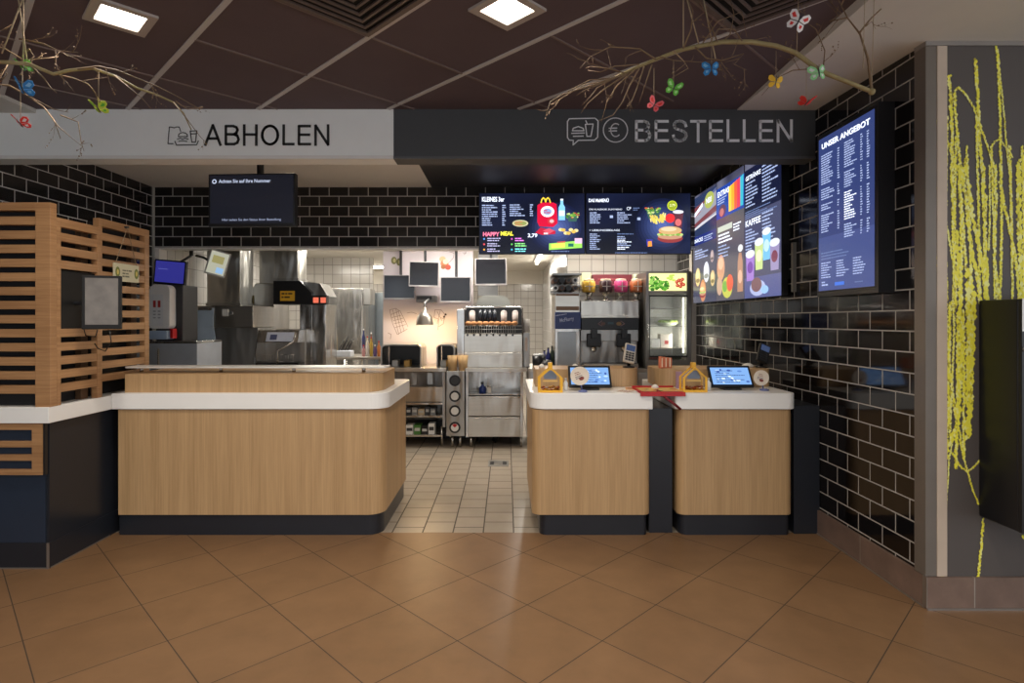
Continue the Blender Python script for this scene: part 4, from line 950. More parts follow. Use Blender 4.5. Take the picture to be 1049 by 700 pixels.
for row,(ys,hh) in enumerate(((426,.085),(446,.11))):
    xx=X(413,D)+.02; k=0
    while xx<x1-.12:
        w_=rk.uniform(.05,.08); h_=hh*rk.uniform(.7,1.1); c=[mat('dark_packet',(44,46,52),.5),WHITE,GREY,GREEN,mat('beige_packet',(190,170,140),.6),BLACK][(k*2+row)%6]
        m=MB(c).box(xx,xx+w_,D+.06,D+.2,Z(ys,D),Z(ys,D)+h_); m.use(LGREY if c is not WHITE else DARKGREY).box(xx+.008,xx+w_-.008,D+.058,D+.0599,Z(ys,D)+h_*.35,Z(ys,D)+h_*.7)
        nm=('dark','white','grey','green','beige','black')[(k*2+row)%6]
        tag(m.build('stock_box',bevel=.003),'%s packet, place %s from the left on the %s shelf of the low serving counter'%(nm,('first','second','third','fourth','fifth','sixth')[min(k,5)],('upper','lower')[row]),'packet','packets on the serving counter shelves')
        xx+=w_+.008; k+=1
# warming bins left and right of the lamp (arched chrome fronts)
def arch_bin(px0,px1,y0,y1,label):
    D=6.36; t=kt('warming_bin',label,'warming bin',px0,px1,D,Z(377,D),'warming bins')
    a,b,z0,z1=X(px0,D),X(px1,D),Z(377,6.3)+.0002,Z(y0,D)
    out=rrect(a,b,z0,z1,(0,0,.05,.05)); inn=rrect(a+.014,b-.014,z0+.0,z1-.014,(0,0,.04,.04))
    m=MB(STEELD)
    n=len(out)
    for i in range(n):
        j=(i+1)%n
        if i==0: continue
        m.add([(out[i][0],D,out[i][1]),(out[j][0],D,out[j][1]),(out[j][0],D+.4,out[j][1]),(out[i][0],D+.4,out[i][1]),(inn[i][0],D,inn[i][1]),(inn[j][0],D,inn[j][1]),(inn[j][0],D+.4,inn[j][1]),(inn[i][0],D+.4,inn[i][1])],[(0,1,2,3),(4,7,6,5),(0,4,5,1),(3,2,6,7)])
    m.build('arched_shell',t)
    MB(BLACK).box(a+.02,b-.02,D+.38,D+.39,z0,z1-.02).build('back',t)
    for k,q in enumerate((.3,.6)): MB(mat('golden_fry_carton',(200,160,90),.7) if k else LGREY).box(a+(b-a)*q-.03,a+(b-a)*q+.035,D+.1,D+.25,z0+.0002,z0+.07).build('tray',t,bevel=.004)
arch_bin(390,431.5,353,377,'long dark arched warming bin on the serving counter left of the heat lamp')
arch_bin(447,466,353,377,'short arched warming bin right of the heat lamp')
# heat lamp
D=6.5
hl=kt('heat_lamp','silver cone heat lamp glowing in front of the drawn wall panel','lamp',435,435,D,Z(334,D))
cx=X(435,D)
MB(mat('spun_aluminium',(168,160,150),.35,.8)).lathe((cx,D,Z(333,D)),[(.102,0),(.098,.02),(.085,.09),(.05,.14),(.028,.15),(.026,.19),(.018,.20)],28).build('lamp_shade',hl)
MB(em((255,214,150),14,'warm_bulb')).ell((cx,D,Z(331,D)+.03),(.034,.034,.034)).build('bulb',hl)
MB(GREY).tube([(cx,D,Z(333,D)+.2),(cx,D+.02,Z(310,D)),(cx,6.83,Z(307,6.9))],.012,8).build('arm',hl)
la=bpy.data.lights.new('heat_bulb','POINT'); la.energy=15; la.color=(1,.68,.34); la.shadow_soft_size=.03
o=bpy.data.objects.new('heat_bulb',la); COL.objects.link(o); o.parent=hl; o.location=(0,0,-.02)
# printed partition
D=6.98
bp=kt('printed_partition','pale wall panel with food drawings behind the heat lamp','panel',393,484,D,0)
a,b=X(392.5,D),X(484.5,D)
MB(mat('lilac_white_board',(206,196,200),.6,var=.02)).box(a,b,D,D+.05,0,2.419).build('board',bp)
MB(mat('cream_rail',(226,216,196),.5)).box(a,b,D-.02,D-.0001,2.24,2.262).build('top_rail',bp)
m=MB(); d=Disp(m,(a,D-.0004,0),(1,0,0),(0,0,1),1.0,.0005)
def kx(px): return (X(px,D)-a)*100
def kz(py): return Z(py,D)*100
INKG=mat('grey_drawing_ink',(120,104,100),.6); INKB=mat('dark_drawing_ink',(66,52,48),.6)
def c5(p): return [(kx(385+u/6.36),kz(250+v/6.36)) for u,v in p]
for cxx,cyy in ((118,108),(152,118)):
    d.ell(*c5([(cxx,cyy)])[0],3.4,4.6,mat('olive_ink',(110,108,60),.6),1); d.ell(*c5([(cxx+4,cyy)])[0],1.7,2.6,mat('lime_ink',(190,180,130),.6),2)
for cxx,cyy,r1,c in ((435,100,4,(214,170,130)),(448,128,5,(200,120,80)),(470,152,3.6,(170,70,50)),(440,150,3,(150,90,50)),(455,115,3.4,(230,206,180))): d.ell(*c5([(cxx,cyy)])[0],r1,r1*.9,mat('burger_ink_%d'%cxx,c,.6),1+(cxx%3)*.5)
for pl in ([(90,430),(130,420),(160,440),(210,540)],[(90,430),(110,520),(140,590),(205,555)],[(100,460),(150,440)],[(105,480),(165,465)],[(115,500),(175,485)],[(120,520),(185,505)],[(125,545),(195,525)],[(130,420),(165,580)],[(110,430),(150,590)],[(145,430),(185,570)],
           [(205,450),(235,445),(265,455)],[(385,430),(425,430),(450,460),(440,520),(410,540)],[(385,430),(380,480),(410,490),(405,560)],[(400,440),(430,500)],[(420,435),(400,520)],[(80,580),(100,590),(95,620)],[(420,480),(450,490)],[(480,50),(510,60),(505,90),(480,120)],[(570,60),(590,55),(575,70)],[(175,40),(190,30)]):
    d.line(c5(pl),.55,INKG,1)
for q in ((455,460),(445,475)): d.ell(*c5([q])[0],1.3,1.3,INKB,2)
m.build('drawings',bp,recalc=False)
# hanging order monitors
def kmon(px0,px1,py0,py1,D,label,ang=0,armx=None):
    t=kt('kitchen_monitor',label,'monitor',px0,px1,D,Z(py1,D),'kitchen order monitors')
    a,b,z0,z1=X(px0,D),X(px1,D),Z(py1,D),Z(py0,D); cx=(a+b)/2; cz=(z0+z1)/2; w=(b-a)/2; h=(z1-z0)/2
    M=Matrix.Translation((cx,D,cz))@Matrix.Rotation(math.radians(ang),4,'Y')
    m=MB(mat('silver_bezel',(176,170,170),.4,.3)); m.M=M; m.box(-w,w,-.01,.03,-h,h); m.build('casing',t,bevel=.004)
    m=MB(SCREEN_OFF); m.M=M; m.box(-w+.012,w-.012,-.0125,-.0101,-h+.02,h-.006); m.build('display',t)
    m=MB(LGREY); m.M=M; m.box(-.06,.06,-.013,-.0101,-h+.004,-h+.014); m.build('button_strip',t)
    ax=armx if armx is not None else cx
    MB(DARKGREY).tube([(cx,D+.0301,cz),(ax,D+.09,cz),(ax,D+.09,2.419)],.016,8).build('arm',t)
kmon(393,425.5,282,307,6.82,'kitchen monitor at the lower left of the printed panel')
kmon(419,450,268.5,294,6.70,'kitchen monitor hanging highest, overlapping the lower left one',1.5)
kmon(451,482.5,284,310,6.74,'kitchen monitor at the lower right of the printed panel')
kmon(486.5,519,265,292.5,6.62,'kitchen monitor hanging right of the printed panel, above the toaster',-.5)
lbp=thing('label_printer','small grey label printer fixed between the kitchen monitors','printer',(X(438,6.9),6.9,Z(311,6.9)))
MB(GREY).box(X(427,6.9),X(447,6.9),6.84,6.9795,Z(310,6.9),Z(303,6.9)).build('casing',lbp,bevel=.004); MB(DARKGREY).box(X(428,6.9),X(443,6.9),6.835,6.8399,Z(307,6.9),Z(304,6.9)).build('slot',lbp)
# control column with dials
D=6.28
cc=kt('dial_column','narrow steel cabinet with four round dials beside the drawer unit','control cabinet',457,476,D)
a,b=X(457.2,D),X(476,D)
MB(STEELD).box(a,b,D,D+.6,Z(447,D),Z(380.5,D)).build('body',cc,bevel=.003)
for i,(py,c,lab) in enumerate(((390,DARKGREY,'black dial'),(406,WHITE,'white dial'),(421,WHITE,'white dial'),(438,WHITE,'white dial with a red sector'))):
    cx_,cz_=X(466,D),Z(py,D)
    o=MB(BLACK).cyl((cx_,D-.0001,cz_),(cx_,D-.012,cz_),.062,n=28).build('dial',cc); o['label']=lab
    q=MB(c).cyl((cx_,D-.0121,cz_),(cx_,D-.016,cz_),.042,n=24).build('dial_face',o,origin=ORIG[cc.name])
    if i==3: MB(RED).prism([(cx_,cz_),(cx_-.03,cz_+.028),(cx_,cz_+.042),(cx_+.03,cz_+.028)],D-.018,D-.0162,axis='y').build('red_sector',o,origin=ORIG[cc.name])
MB(NAVY).box(a+.0,b,D+.52,D+.54,0,Z(447,D)-.0005).build('under_shade_panel',cc)  # dark sheet added for the shade beneath the dial cabinet
for px in (463,471): MB(STEEL).cyl((X(px,D),D+.06,0),(X(px,D),D+.06,Z(447,D)),.014).build('leg',cc)
# paper fry buckets
for px,lab in ((463.5,'left of the two kraft paper tubs on the dial cabinet'),(474.2,'right of the two kraft paper tubs, nearest the toaster')):
    D_=6.345; m=MB(BROWNK).lathe((X(px,D_),D_,Z(380.5,6.28)),[(.0,.0005),(.044,.0005),(.056,.17),(.052,.17),(.04,.012),(0,.012)],4); o=m.build('paper_tub'); tag(o,lab,'tub','kraft paper tubs')
    o.rotation_euler[2]=0
# drawer unit
D=6.30
du=kt('drawer_unit','steel unit with an open shelf above two wide drawers','drawer unit',479,536,D)
a,b=X(478.5,D),X(536,D)
MB(STEELH).box(a-.02,b+.045,D-.02,D+.68,Z(381,D),Z(377.5,D)).build('top',du,bevel=.003)
MB(STEEL).box(a-.012,a+.012,D,D+.6,Z(448,D),Z(381,D)).box(b-.03,b,D,D+.6,Z(448,D),Z(381,D)).box(a,b,D+.58,D+.6,Z(448,D),Z(381,D)).box(a+.0121,b-.031,D+.02,D+.58,Z(405,D),Z(404,D)).build('body',du)
for y0,y1 in ((406,426),(427.3,447.5)):
    o=MB(STEELH).box(a+.014,b-.032,D-.012,D+.0198,Z(y1,D),Z(y0,D)).build('drawer',du,bevel=.004); 
    MB(STEEL).box(a+.02,b-.04,D-.022,D-.0121,Z(y0,D)-.022,Z(y0,D)-.008).build('pull',o,origin=ORIG[du.name],bevel=.002)
MB(BLACK).box(a,b,D+.56,D+.58,0,Z(448,D)-.0005).build('under_shade_panel',du)  # black sheet in place of the shade below the drawers
for px in (482.5,534): MB(STEEL).cyl((X(px,D),D+.04,0),(X(px,D),D+.04,Z(448,D)),.014).build('leg',du)
for px in (490,507): MB(DARKGREY).cyl((X(px,D),D+.25,Z(448,D)-.09),(X(px,D),D+.25,Z(448,D)),.035).cyl((X(px,D),D+.25,0),(X(px,D),D+.25,Z(448,D)-.09),.012).build('foot',du)
sp=thing('spray_bottle','small blue spray bottle standing on the open shelf of the drawer unit','bottle',(X(494,D),D+.1,Z(404,D)))
MB(BLUE).lathe((X(494,D),D+.1,Z(404,D)),[(0,.0003),(.038,.0003),(.04,.06),(.012,.085),(.012,.1)],16).build('bottle_body',sp); MB(DARKGREY).box(X(494,D)-.02,X(494,D)+.012,D+.085,D+.115,Z(404,D)+.1,Z(404,D)+.125).build('spray_head',sp)
tag(MB(PAPER).box(X(499,D),X(503,D),D+.1,D+.2,Z(404,D)+.0003,Z(404,D)+.06).build('receipt_roll_box',bevel=.003),'small white carton beside the blue spray bottle','carton')
# toaster on the drawer unit
D=6.42; tb=Z(377.5,6.3)+.0003
to=kt('bun_toaster','large steel bun toaster with a wire basket of buns on the drawer unit','toaster',468,544,D,tb)
a,b=X(468,D),X(536,D)
MB(STEEL).box(a,a+.085,D,D+.5,tb,Z(317,D)).box(b-.012,b,D,D+.5,tb,Z(315,D)).build('side_panels',to,bevel=.006)
MB(STEELH).box(a+.0851,b-.0121,D+.012,D+.45,tb,Z(345,D)).build('body',to)
MB(STEELH).box(a+.0851,b-.0121,D-.01,D+.0119,Z(361,D),Z(342.5,D)).box(a+.0851,b-.0121,D-.03,D+.0119,Z(363.5,D),Z(361.2,D)).build('front_panel',to,bevel=.003)
MB(CHROME).tube([(a+.04,D+.3,Z(317,D)),(a+.09,D+.3,Z(314,D)),(b-.02,D+.3,Z(314,D)),(b-.006,D+.3,Z(317,D))],.01,8).build('top_bar',to)
m=MB(BLACK)
for i in range(8): m.ell((a+.12+i*.072,D-.0105,Z(343.5,D)),(.012,.004,.012),10,6)
m.build('hole_row',to)
MB(BLACK).box(a+.0851,b-.0121,D+.3,D+.32,Z(345,D),Z(315,D)).build('dark_back',to)
m=MB(STEELD)
for i in range(22): xx=a+.095+i*.0265; m.cyl((xx,D-.004,Z(341.5,D)),(xx,D-.004,Z(334,D)),.0025,n=5)
for y in (334,337.5,341.5): m.cyl((a+.09,D-.006,Z(y,D)),(b-.015,D-.006,Z(y,D)),.003,n=6)
m.build('wire_basket',to)
m=MB(mat('toasted_bun',(186,130,84),.8,var=.3,scale=20))
for i in range(9): m.ell((a+.125+i*.065,D+.06,Z(331.5,D)),(.038,.05,.026),12,8)
o=m.build('buns',to); 
for i,px in enumerate((477.5,483.5,514.5,520,529,533)):
    pass
for i,px in enumerate((483,516,528)):
    MB(mat('pale_grey_tube',(178,168,164),.6)).cyl((X(px,D),D+.16,Z(332,D)),(X(px,D),D+.16,Z(320,D)),.034).ell((X(px,D),D+.16,Z(320,D)),(.034,.034,.026)).build('pale_chute',to)
for i,px in enumerate((491.5,496.5,501.5,506.5)):
    MB(mat('blue_black_tube',(34,38,48),.25)).cyl((X(px,D),D+.18,Z(332,D)),(X(px,D),D+.18,Z(317,D)),.022).build('dark_chute',to)
MB(STEELD).box(b+.002,b+.075,D+.05,D+.42,tb,Z(341,D)).build('side_box',to,bevel=.006)
MB(mat('frosted_jar',(190,184,178),.3)).cyl((b+.04,D+.1,Z(341,D)+.0005),(b+.04,D+.1,Z(327,D)),.040).build('side_jar',to)
MB(mat('beige_label',(206,186,170),.6)).box(b+.02,b+.05,D+.0485,D+.0499,Z(360,D),Z(346,D)).build('side_label',to)
hb=thing('hood_lamp','pale curved hood on the wall above the bun toaster','hood',(X(510,7.2),7.2,Z(316,7.2)))
MB(mat('pale_hood',(188,190,184),.5)).prism(rrect(X(488,7.05),X(523,7.05),Z(318,7.05),Z(303,7.05),(0,0,.12,.12)),6.98,7.15,axis='y').build('shell',hb); MB(GREY).box(X(490,7.05),X(510,7.05),7.0,7.1,Z(303,7.05),2.419).build('upright',hb)
# --- floor drain and mat
tag(MB(DARKGREY).box(X(485,5.6),X(528,5.6),5.4,5.75,.0005,.006).use(STEELD).box(X(497,5.6),X(502,5.6),5.45,5.5,.0061,.012).box(X(517,5.6),X(522,5.6),5.45,5.5,.0061,.012).build('floor_drain') if False else MB(STEELD).box(X(500,5.6),X(521,5.6),5.48,5.72,.0004,.004).use(BLACK).box(X(502,5.6),X(506,5.6),5.54,5.66,.0041,.006).box(X(515,5.6),X(519,5.6),5.54,5.66,.0041,.006).build('floor_drain'),'small steel drain grate set in the beige kitchen floor','drain')

# --- back counter behind the order counters
D=6.30
bc=kt('back_counter','long steel back counter carrying the drink and ice cream machines','counter',545,700,D)
a,b=X(541,D),2.045
MB(STEELH).box(a,b,D-.02,D+.7,Z(381,D),Z(377.5,D)).build('top',bc,bevel=.003)
MB(STEELD).box(a,b,D,D+.68,.1,Z(381,D)).build('body',bc)
for x_ in (a+.08,(a+b)/2,b-.08): MB(STEEL).cyl((x_,D+.06,0),(x_,D+.06,.1),.02).build('leg',bc)
ct=Z(377.5,D)+.0003
# coffee machine (narrow) with blue sign
cf=kt('drink_tower','narrow steel drink machine with a blue lettered sign','drink machine',569,594,D,ct)
a,b=X(569,D),X(594.5,D)
MB(STEEL).box(a,b,D+.06,D+.5,ct,Z(337,D)).build('body',cf,bevel=.004)
MB(STEELH).box(a,b,D+.05,D+.5,Z(336.8,D),Z(301,D)).build('upper_body',cf,bevel=.004)
MB(mat('worn_steel_door',(160,164,166),.4,.9)).box(a+.03,b-.04,D+.045,D+.0595,ct+.01,Z(340,D)).build('door',cf,bevel=.003)
m=MB(mat('blue_sign',(48,66,128),.4)); m.box(a-.004,b+.004,D,D+.049,Z(337,D),Z(320,D)); m.build('sign',cf,bevel=.003)
m=MB(); d=Disp(m,(a,D-.001,Z(337,D)),(1,0,0),(0,0,1),b-a); ink=mat('pale_blue_ink',(190,200,232),.5)
m2=Matrix.Rotation(math.radians(10),2)
d.u=Vector((math.cos(.16),0,math.sin(.16))); d.v=Vector((-math.sin(.16),0,math.cos(.16)))
d.text('McFlurry',22,18,20,ink,1,w=58,bold=.03); d.bars(10,50,60,1,8,ink,rk,1,th=4); m.build('sign_lettering',cf,recalc=False)
MB(mat('brown_copper_trim',(120,92,72),.4,.6)).box(a+.01,b-.01,D+.03,D+.0499,Z(318,D),Z(314,D)).box(a+.01,b-.01,D+.03,D+.0499,Z(303,D),Z(301,D)).build('trim_bands',cf)
# rack of syrup bottles on top
rkx=kt('cup_dispenser','rack of dark rolls and cup sleeves on top of the narrow drink machine','cup rack',566,596,D,Z(301,D))
MB(STEELD).box(a-.03,b+.01,D+.02,D+.4,Z(301,D)+.0003,Z(301,D)+.012).box(a-.03,b+.01,D+.38,D+.4,Z(301,D)+.012,Z(282,D)).box(a-.035,b+.015,D+.0,D+.4,Z(282,D),Z(280,D)).build('rack',rkx)
for i in range(4):
    for j in range(2):
        cx_=a+.005+i*.072; cz_=Z(295-j*8,D)
        o=MB((WHITE,mat('brown_sleeve',(92,66,52),.6),DARKGREY,mat('grey_brown_sleeve',(120,104,92),.6))[(i+j)%4]).cyl((cx_,D+.03,cz_),(cx_,D+.37,cz_),.031,n=18).build('sleeve',rkx)
        MB(BLACK).cyl((cx_,D+.0285,cz_),(cx_,D+.0299,cz_),.018,n=14).build('sleeve_opening',o,origin=ORIG[rkx.name])
# ice-cream machine
im=kt('ice_cream_machine','wide steel soft ice machine with two black nozzles behind the left terminal','ice cream machine',596,659,D,ct)
a,b=X(596,D),X(656,D)
MB(STEELD).box(a,b,D+.16,D+.6,ct,Z(350,D)).box(a,b,D+.1,D+.6,Z(350,D)+.0002,Z(338,D)).build('lower_body',im,bevel=.004)
MB(BLACK).box(a+.004,b-.004,D+.06,D+.6,Z(337.8,D),Z(326,D)).build('control_band',im,bevel=.004)
m=MB(); d=Disp(m,(a,D+.0585,Z(337.8,D)),(1,0,0),(0,0,1),b-a)
RG=mat('pink_grey_ink',(170,130,130),.5); d.line([(36,6),(29,10),(36,15)],.8,RG,1); d.line([(68,6),(75,10),(68,15)],.8,RG,1); d.ell(38,10,4,3,mat('brown_ink',(110,80,70),.5),1); d.ell(65,10,4.4,3.4,mat('tan_ink',(150,120,80),.5),1); d.rect(46,9,56,13,mat('teal_ink',(60,90,100),.4),1)
m.build('control_print',im,recalc=False)
MB(STEELH).box(a,b,D+.08,D+.6,Z(325.8,D),Z(308,D)).box(a+.0,b,D+.05,D+.6,Z(325.8,D),Z(323,D)).build('upper_body',im,bevel=.004)
for px in (609.5,640.5):
    m=MB(BLACK).box(X(px-7.5,D),X(px+7.5,D),D+.07,D+.0995,Z(356,D),Z(342,D)); o=m.build('nozzle_block',im,bevel=.012)
    MB(BLACK).box(X(px-3,D),X(px+3,D),D+.03,D+.0695,Z(347,D),Z(337,D)).build('lever',o,origin=ORIG[im.name],bevel=.004)
    MB(CHROME).lathe((X(px,D),D+.085,Z(361,D)),[(.015,0),(.03,.02),(.035,.052)],14).build('nozzle',o,origin=ORIG[im.name])
MB(STEELH).box(a+.02,b-.02,D,D+.159,ct,ct+.05).use(BLACK).box(a+.03,b-.03,D+.008,D+.15,ct+.0501,ct+.054).build('drip_tray',im,bevel=.002)
# toppings
tops=[(603,'yellow',(232,176,70)),(620.5,'dark brown',(60,34,40)),(636,'pink',(206,70,128)),(652,'brown',(176,100,56))]
for px,nm,c in tops:
    D_=D+.14; cx_=X(px,D_); zz=Z(308,D)+.0003
    t=thing('topping_dispenser','%s topping jar on the soft ice machine'%nm,'topping jar',(cx_,D_,zz),'topping jars on the ice machine')
    MB(STEEL).lathe((cx_,D_,zz),[(0,0),(.05,0),(.05,.01),(.022,.02),(.022,.055),(.05,.09),(.068,.095)],20).build('foot',t)
    MB(mat('topping_%s'%nm.replace(' ','_'),c,.35,var=.45,scale=45)).lathe((cx_,D_,zz+.0951),[(0,0),(.068,0),(.074,.02),(.074,.12),(.06,.13),(0,.13)],22).build('filled_jar',t)
    MB(mat('cream_lid',(222,206,180),.5)).lathe((cx_,D_,zz+.2252),[(0,0),(.06,0),(.056,.02),(0,.026)],20).build('lid',t)
    m=MB(PAPER); m.box(cx_-.005,cx_+.005,D_-.077,D_-.0748,zz+.11,zz+.215).box(cx_-.05,cx_+.05,D_-.0765,D_-.0755,zz+.155,zz+.165).build('label_cross',t)
rbx=thing('carton_box','dark red carton on the shelf above the topping jars','carton',(X(626,6.8),6.7,Z(291,6.8)))
MB(mat('maroon_card',(104,34,44),.6)).box(X(607,6.75),X(647,6.75),6.72,7.04,Z(292,6.75),Z(281.5,6.75)).build('box_body',rbx,bevel=.004); MB(mat('maroon_card_light',(136,60,66),.6)).box(X(612,6.75),X(640,6.75),6.7175,6.7198,Z(287,6.75),Z(285.5,6.75)).build('printed_band',rbx)
tag(MB(STEEL).box(X(590,6.75),X(657,6.75),6.66,7.095,Z(293.5,6.75),Z(292,6.75)-.0003).build('wall_shelf'),'steel wall shelf behind the topping jars','shelf')
tag(MB(mat('lime_cream_card',(206,206,150),.6)).box(X(596,6.75),X(605,6.75),6.72,6.9,Z(292,6.75),Z(280,6.75)).build('small_carton',bevel=.003),'pale lime carton at the left end of the wall shelf','carton')
tag(MB(mat('cream_picture_card',(224,222,190),.6)).box(X(648.5,6.75),X(657,6.75),6.72,6.8,Z(292,6.75),Z(281,6.75)).use(GREEN).box(X(650,6.75),X(655,6.75),6.7185,6.7198,Z(288,6.75),Z(284,6.75)).build('small_carton',bevel=.003),'cream and green carton at the right end of the wall shelf','carton')
# salad fridge
D=6.22
fr=kt('display_fridge','glass door salad fridge with a lit vegetable picture on top','fridge',662,709,D,0)
a,b=X(662,D),X(708.5,D); zt=Z(278,D)
ST=mat('fridge_steel',(150,146,140),.35,.9)
zf=ct
MB(ST).box(a,a+.03,D,D+.6,zf,zt).box(b-.05,b,D,D+.6,zf,zt).box(a+.0301,b-.0501,D+.57,D+.6,zf,zt).box(a+.0301,b-.0501,D,D+.5699,zf,Z(369,D)).box(a+.0301,b-.0501,D,D+.5699,Z(300.5,D),Z(298,D)).box(a+.0301,b-.0501,D+.02,D+.5699,zt-.012,zt).box(a+.0301,b-.0501,D,D+.0199,zt-.02,zt).build('cabinet',fr,bevel=.003)
LIN=mat('pale_fridge_liner',(206,208,200),.4)
MB(LIN).box(a+.0301,b-.0501,D+.55,D+.5699,Z(369,D)+.0005,Z(300.5,D)-.0005).box(a+.0301,a+.034,D+.02,D+.5499,Z(369,D)+.0005,Z(300.5,D)-.0005).box(b-.054,b-.0501,D+.02,D+.5499,Z(369,D)+.0005,Z(300.5,D)-.0005).build('liner',fr)
la=bpy.data.lights.new('fridge_glow','AREA'); la.shape='RECTANGLE'; la.size=.04; la.size_y=.5; la.energy=3.5; la.color=(1,.97,.86)
o=bpy.data.objects.new('fridge_glow',la); COL.objects.link(o); o.parent=fr; o.location=Vector((b-.09,D+.08,Z(334,D)))-ORIG[fr.name]; o.rotation_euler=(math.radians(90),0,math.radians(50))
m=MB(em((236,226,160),1.6)); d=Disp(m,(a+.031,D+.0145,Z(298,D)+.001),(1,0,0),(0,0,1),b-a-.082); H=(zt-.021-(Z(298,D)+.001))/(b-a-.082)*100
d.rect(0,0,100,H,em((232,226,150),1.5),0)
for i in range(90):
    x_=rk.uniform(2,52); d.ell(x_,rk.uniform(3,H*.55 if x_>25 else H*.8),rk.uniform(2,6),rk.uniform(2,5),rk.choice([E(70,140,40),E(110,180,60),E(150,200,90),E(50,110,30)]),1+i%4,8)
for i in range(8): d.ell(rk.uniform(50,66),rk.uniform(H*.55,H*.9),5,3,E(190,215,90),1+i%3,8)
for x_,y_ in ((76,H*.3),(84,H*.25),(92,H*.35),(80,H*.6),(89,H*.65),(74,H*.5),(86,H*.45)): d.ell(x_,y_,5,5,E(176,60,40,1.2),5,12); d.ell(x_-1,y_+1,2.2,2.2,E(220,130,100),6,8)
m.build('lit_picture',fr,recalc=False)
MB(BLACK).box(a+.036,b-.056,D-.02,D-.0005,Z(366,D),Z(364.5,D)).box(a+.036,b-.056,D-.02,D-.0005,Z(304,D),Z(302.5,D)).box(a+.03,a+.036,D-.02,D-.0005,Z(366,D),Z(302.5,D)).box(b-.056,b-.05,D-.02,D-.0005,Z(366,D),Z(302.5,D)).build('door_frame',fr)
MB(GLASS).box(a+.0361,b-.0561,D-.012,D-.008,Z(364.4,D),Z(304.1,D)).build('door_glass',fr)
for y in (316,325,334.5,357): MB(STEEL).box(a+.032,b-.052,D+.04,D+.5,Z(y,D)-.004,Z(y,D)).build('shelf',fr)
MB(em((240,236,210),5,'fridge_tube')).cyl((b-.075,D+.05,Z(362,D)),(b-.075,D+.05,Z(305,D)),.008,n=10).build('light_tube',fr)
MB(CHROME).tube([(a+.012,D-.001,Z(332,D)),(a+.012,D-.035,Z(333,D)),(a+.012,D-.035,Z(348,D)),(a+.012,D-.001,Z(349,D))],.006,8).build('handle',fr)
sl=thing('salad_bowl','bowl of green salad on the middle shelf of the glass door fridge','bowl',(X(683,D+.25),D+.25,Z(334.5,D)))
MB(mat('pale_bowl',(206,214,190),.4)).lathe((X(683,D+.25),D+.25,Z(334.5,D)),[(0,.0003),(.08,.0003),(.13,.04),(.125,.04),(.075,.006),(0,.006)],22).build('bowl_shell',sl)
m=MB(mat('salad_leaves',(150,180,70),.7,var=.3,scale=30))
for i in range(26): m.ell((X(683,D+.25)+rk.uniform(-.09,.09),D+.25+rk.uniform(-.08,.08),Z(334.5,D)+.042+rk.uniform(0,.02)),(.025,.02,.012),8,5)
m.build('salad',sl)
for px,py,w_,h_,c,lab in ((671,357,.10,.10,WHITE,'white tub on the low shelf inside the fridge'),(682,357,.13,.15,mat('cream_tub',(220,212,200),.5),'cream carton with a red mark on the low shelf inside the fridge'),(677,316,.16,.02,LGREY,'shallow pale tray on the top fridge shelf')):
    m=MB(c).box(X(px,D+.15)-w_/2,X(px,D+.15)+w_/2,D+.12,D+.25,Z(py,D)+.0003,Z(py,D)+h_)
    if h_>.12: m.use(RED).box(X(px,D+.15)-.02,X(px,D+.15)+.02,D+.118,D+.1199,Z(py,D)+.04,Z(py,D)+.08)
    tag(m.build('food_tub',bevel=.005),lab,'tub','tubs in the fridge')
for px,c,nm in ((669,(150,100,90),'brown'),(682,(70,110,50),'green'),(694,(60,64,50),'dark olive')):
    tag(MB(mat('packet_%s'%nm.replace(' ','_'),c,.6)).box(X(px,D+.1)-.05,X(px,D+.1)+.05,D+.12,D+.3,Z(369,D)+.0003,Z(369,D)+.03).build('food_packet',bevel=.006),'%s packet lying on the fridge floor'%nm,'packet','packets in the fridge')
# pilaster right of the fridge
struct(MB(mat('pale_upright',(196,190,180),.5)).box(X(708.8,6.2),2.049,6.2,6.29,0,2.164).build('trim_12'))
# clutter right of toaster on the back counter
D=6.42
pan=thing('stock_pot','black pot at the left end of the back counter','pot',(X(552,D),D,ct))
MB(BLACK).lathe((X(552,D),D,ct),[(0,0),(.07,0),(.075,.13),(.07,.13),(.066,.01),(0,.01)],20).build('pot_body',pan); MB(WHITE).lathe((X(552,D),D,ct+.1305),[(0,0),(.06,0),(.06,.02),(0,.024)],18).build('pot_lid',pan)
MB(CHROME).lathe((0,0,0),[(.0,0)] and [(0,.0),(.05,.0),(.065,.06),(.045,.07),(0,.07)],20)
hp=thing('headset_stand','grey dome lamp base beside the black pot on the back counter','dome',(X(560.5,D-.1),D-.1,ct))
MB(DARKGREY).lathe((X(560.5,D-.1),D-.1,ct),[(0,0),(.055,0),(.07,.03),(.06,.07),(.03,.09),(0,.095)],20).build('dome_body',hp); MB(GREY).lathe((X(560.5,D-.1),D-.1,ct),[(.0705,.03),(.0722,.035),(.0705,.04)],20).build('rim',hp)
for px,c,h,lab in ((558,mat('lilac_bottle',(130,130,190),.4),.17,'lilac bottle'),(562,mat('deep_blue_bottle',(50,56,130),.4),.2,'deep blue bottle'),(566,mat('dark_green_bottle',(52,64,52),.4),.22,'dark green bottle')):
    cx_=X(px,D+.08+.0*h); t=thing('bottle',lab+' standing behind the black pot on the back counter','bottle',(cx_,D+.14,ct),'bottles on the back counter')
    MB(c).lathe((cx_,D+.14,ct),[(0,0),(.026,0),(.026,h*.65),(.011,h*.85),(.011,h)],14).build('bottle_body',t); MB(BLACK).lathe((cx_,D+.14,ct+h+.0003),[(0,0),(.012,0),(.012,.015),(0,.015)],10).build('bottle_cap',t)
# low steel unit just behind the order riser (dark gap)
D=5.75
for px,c,nm in ((664,mat('steel_blue_cloth',(110,124,134),.6),'grey blue'),(674,mat('black_cloth',(30,34,42),.6),'black')):
    pass

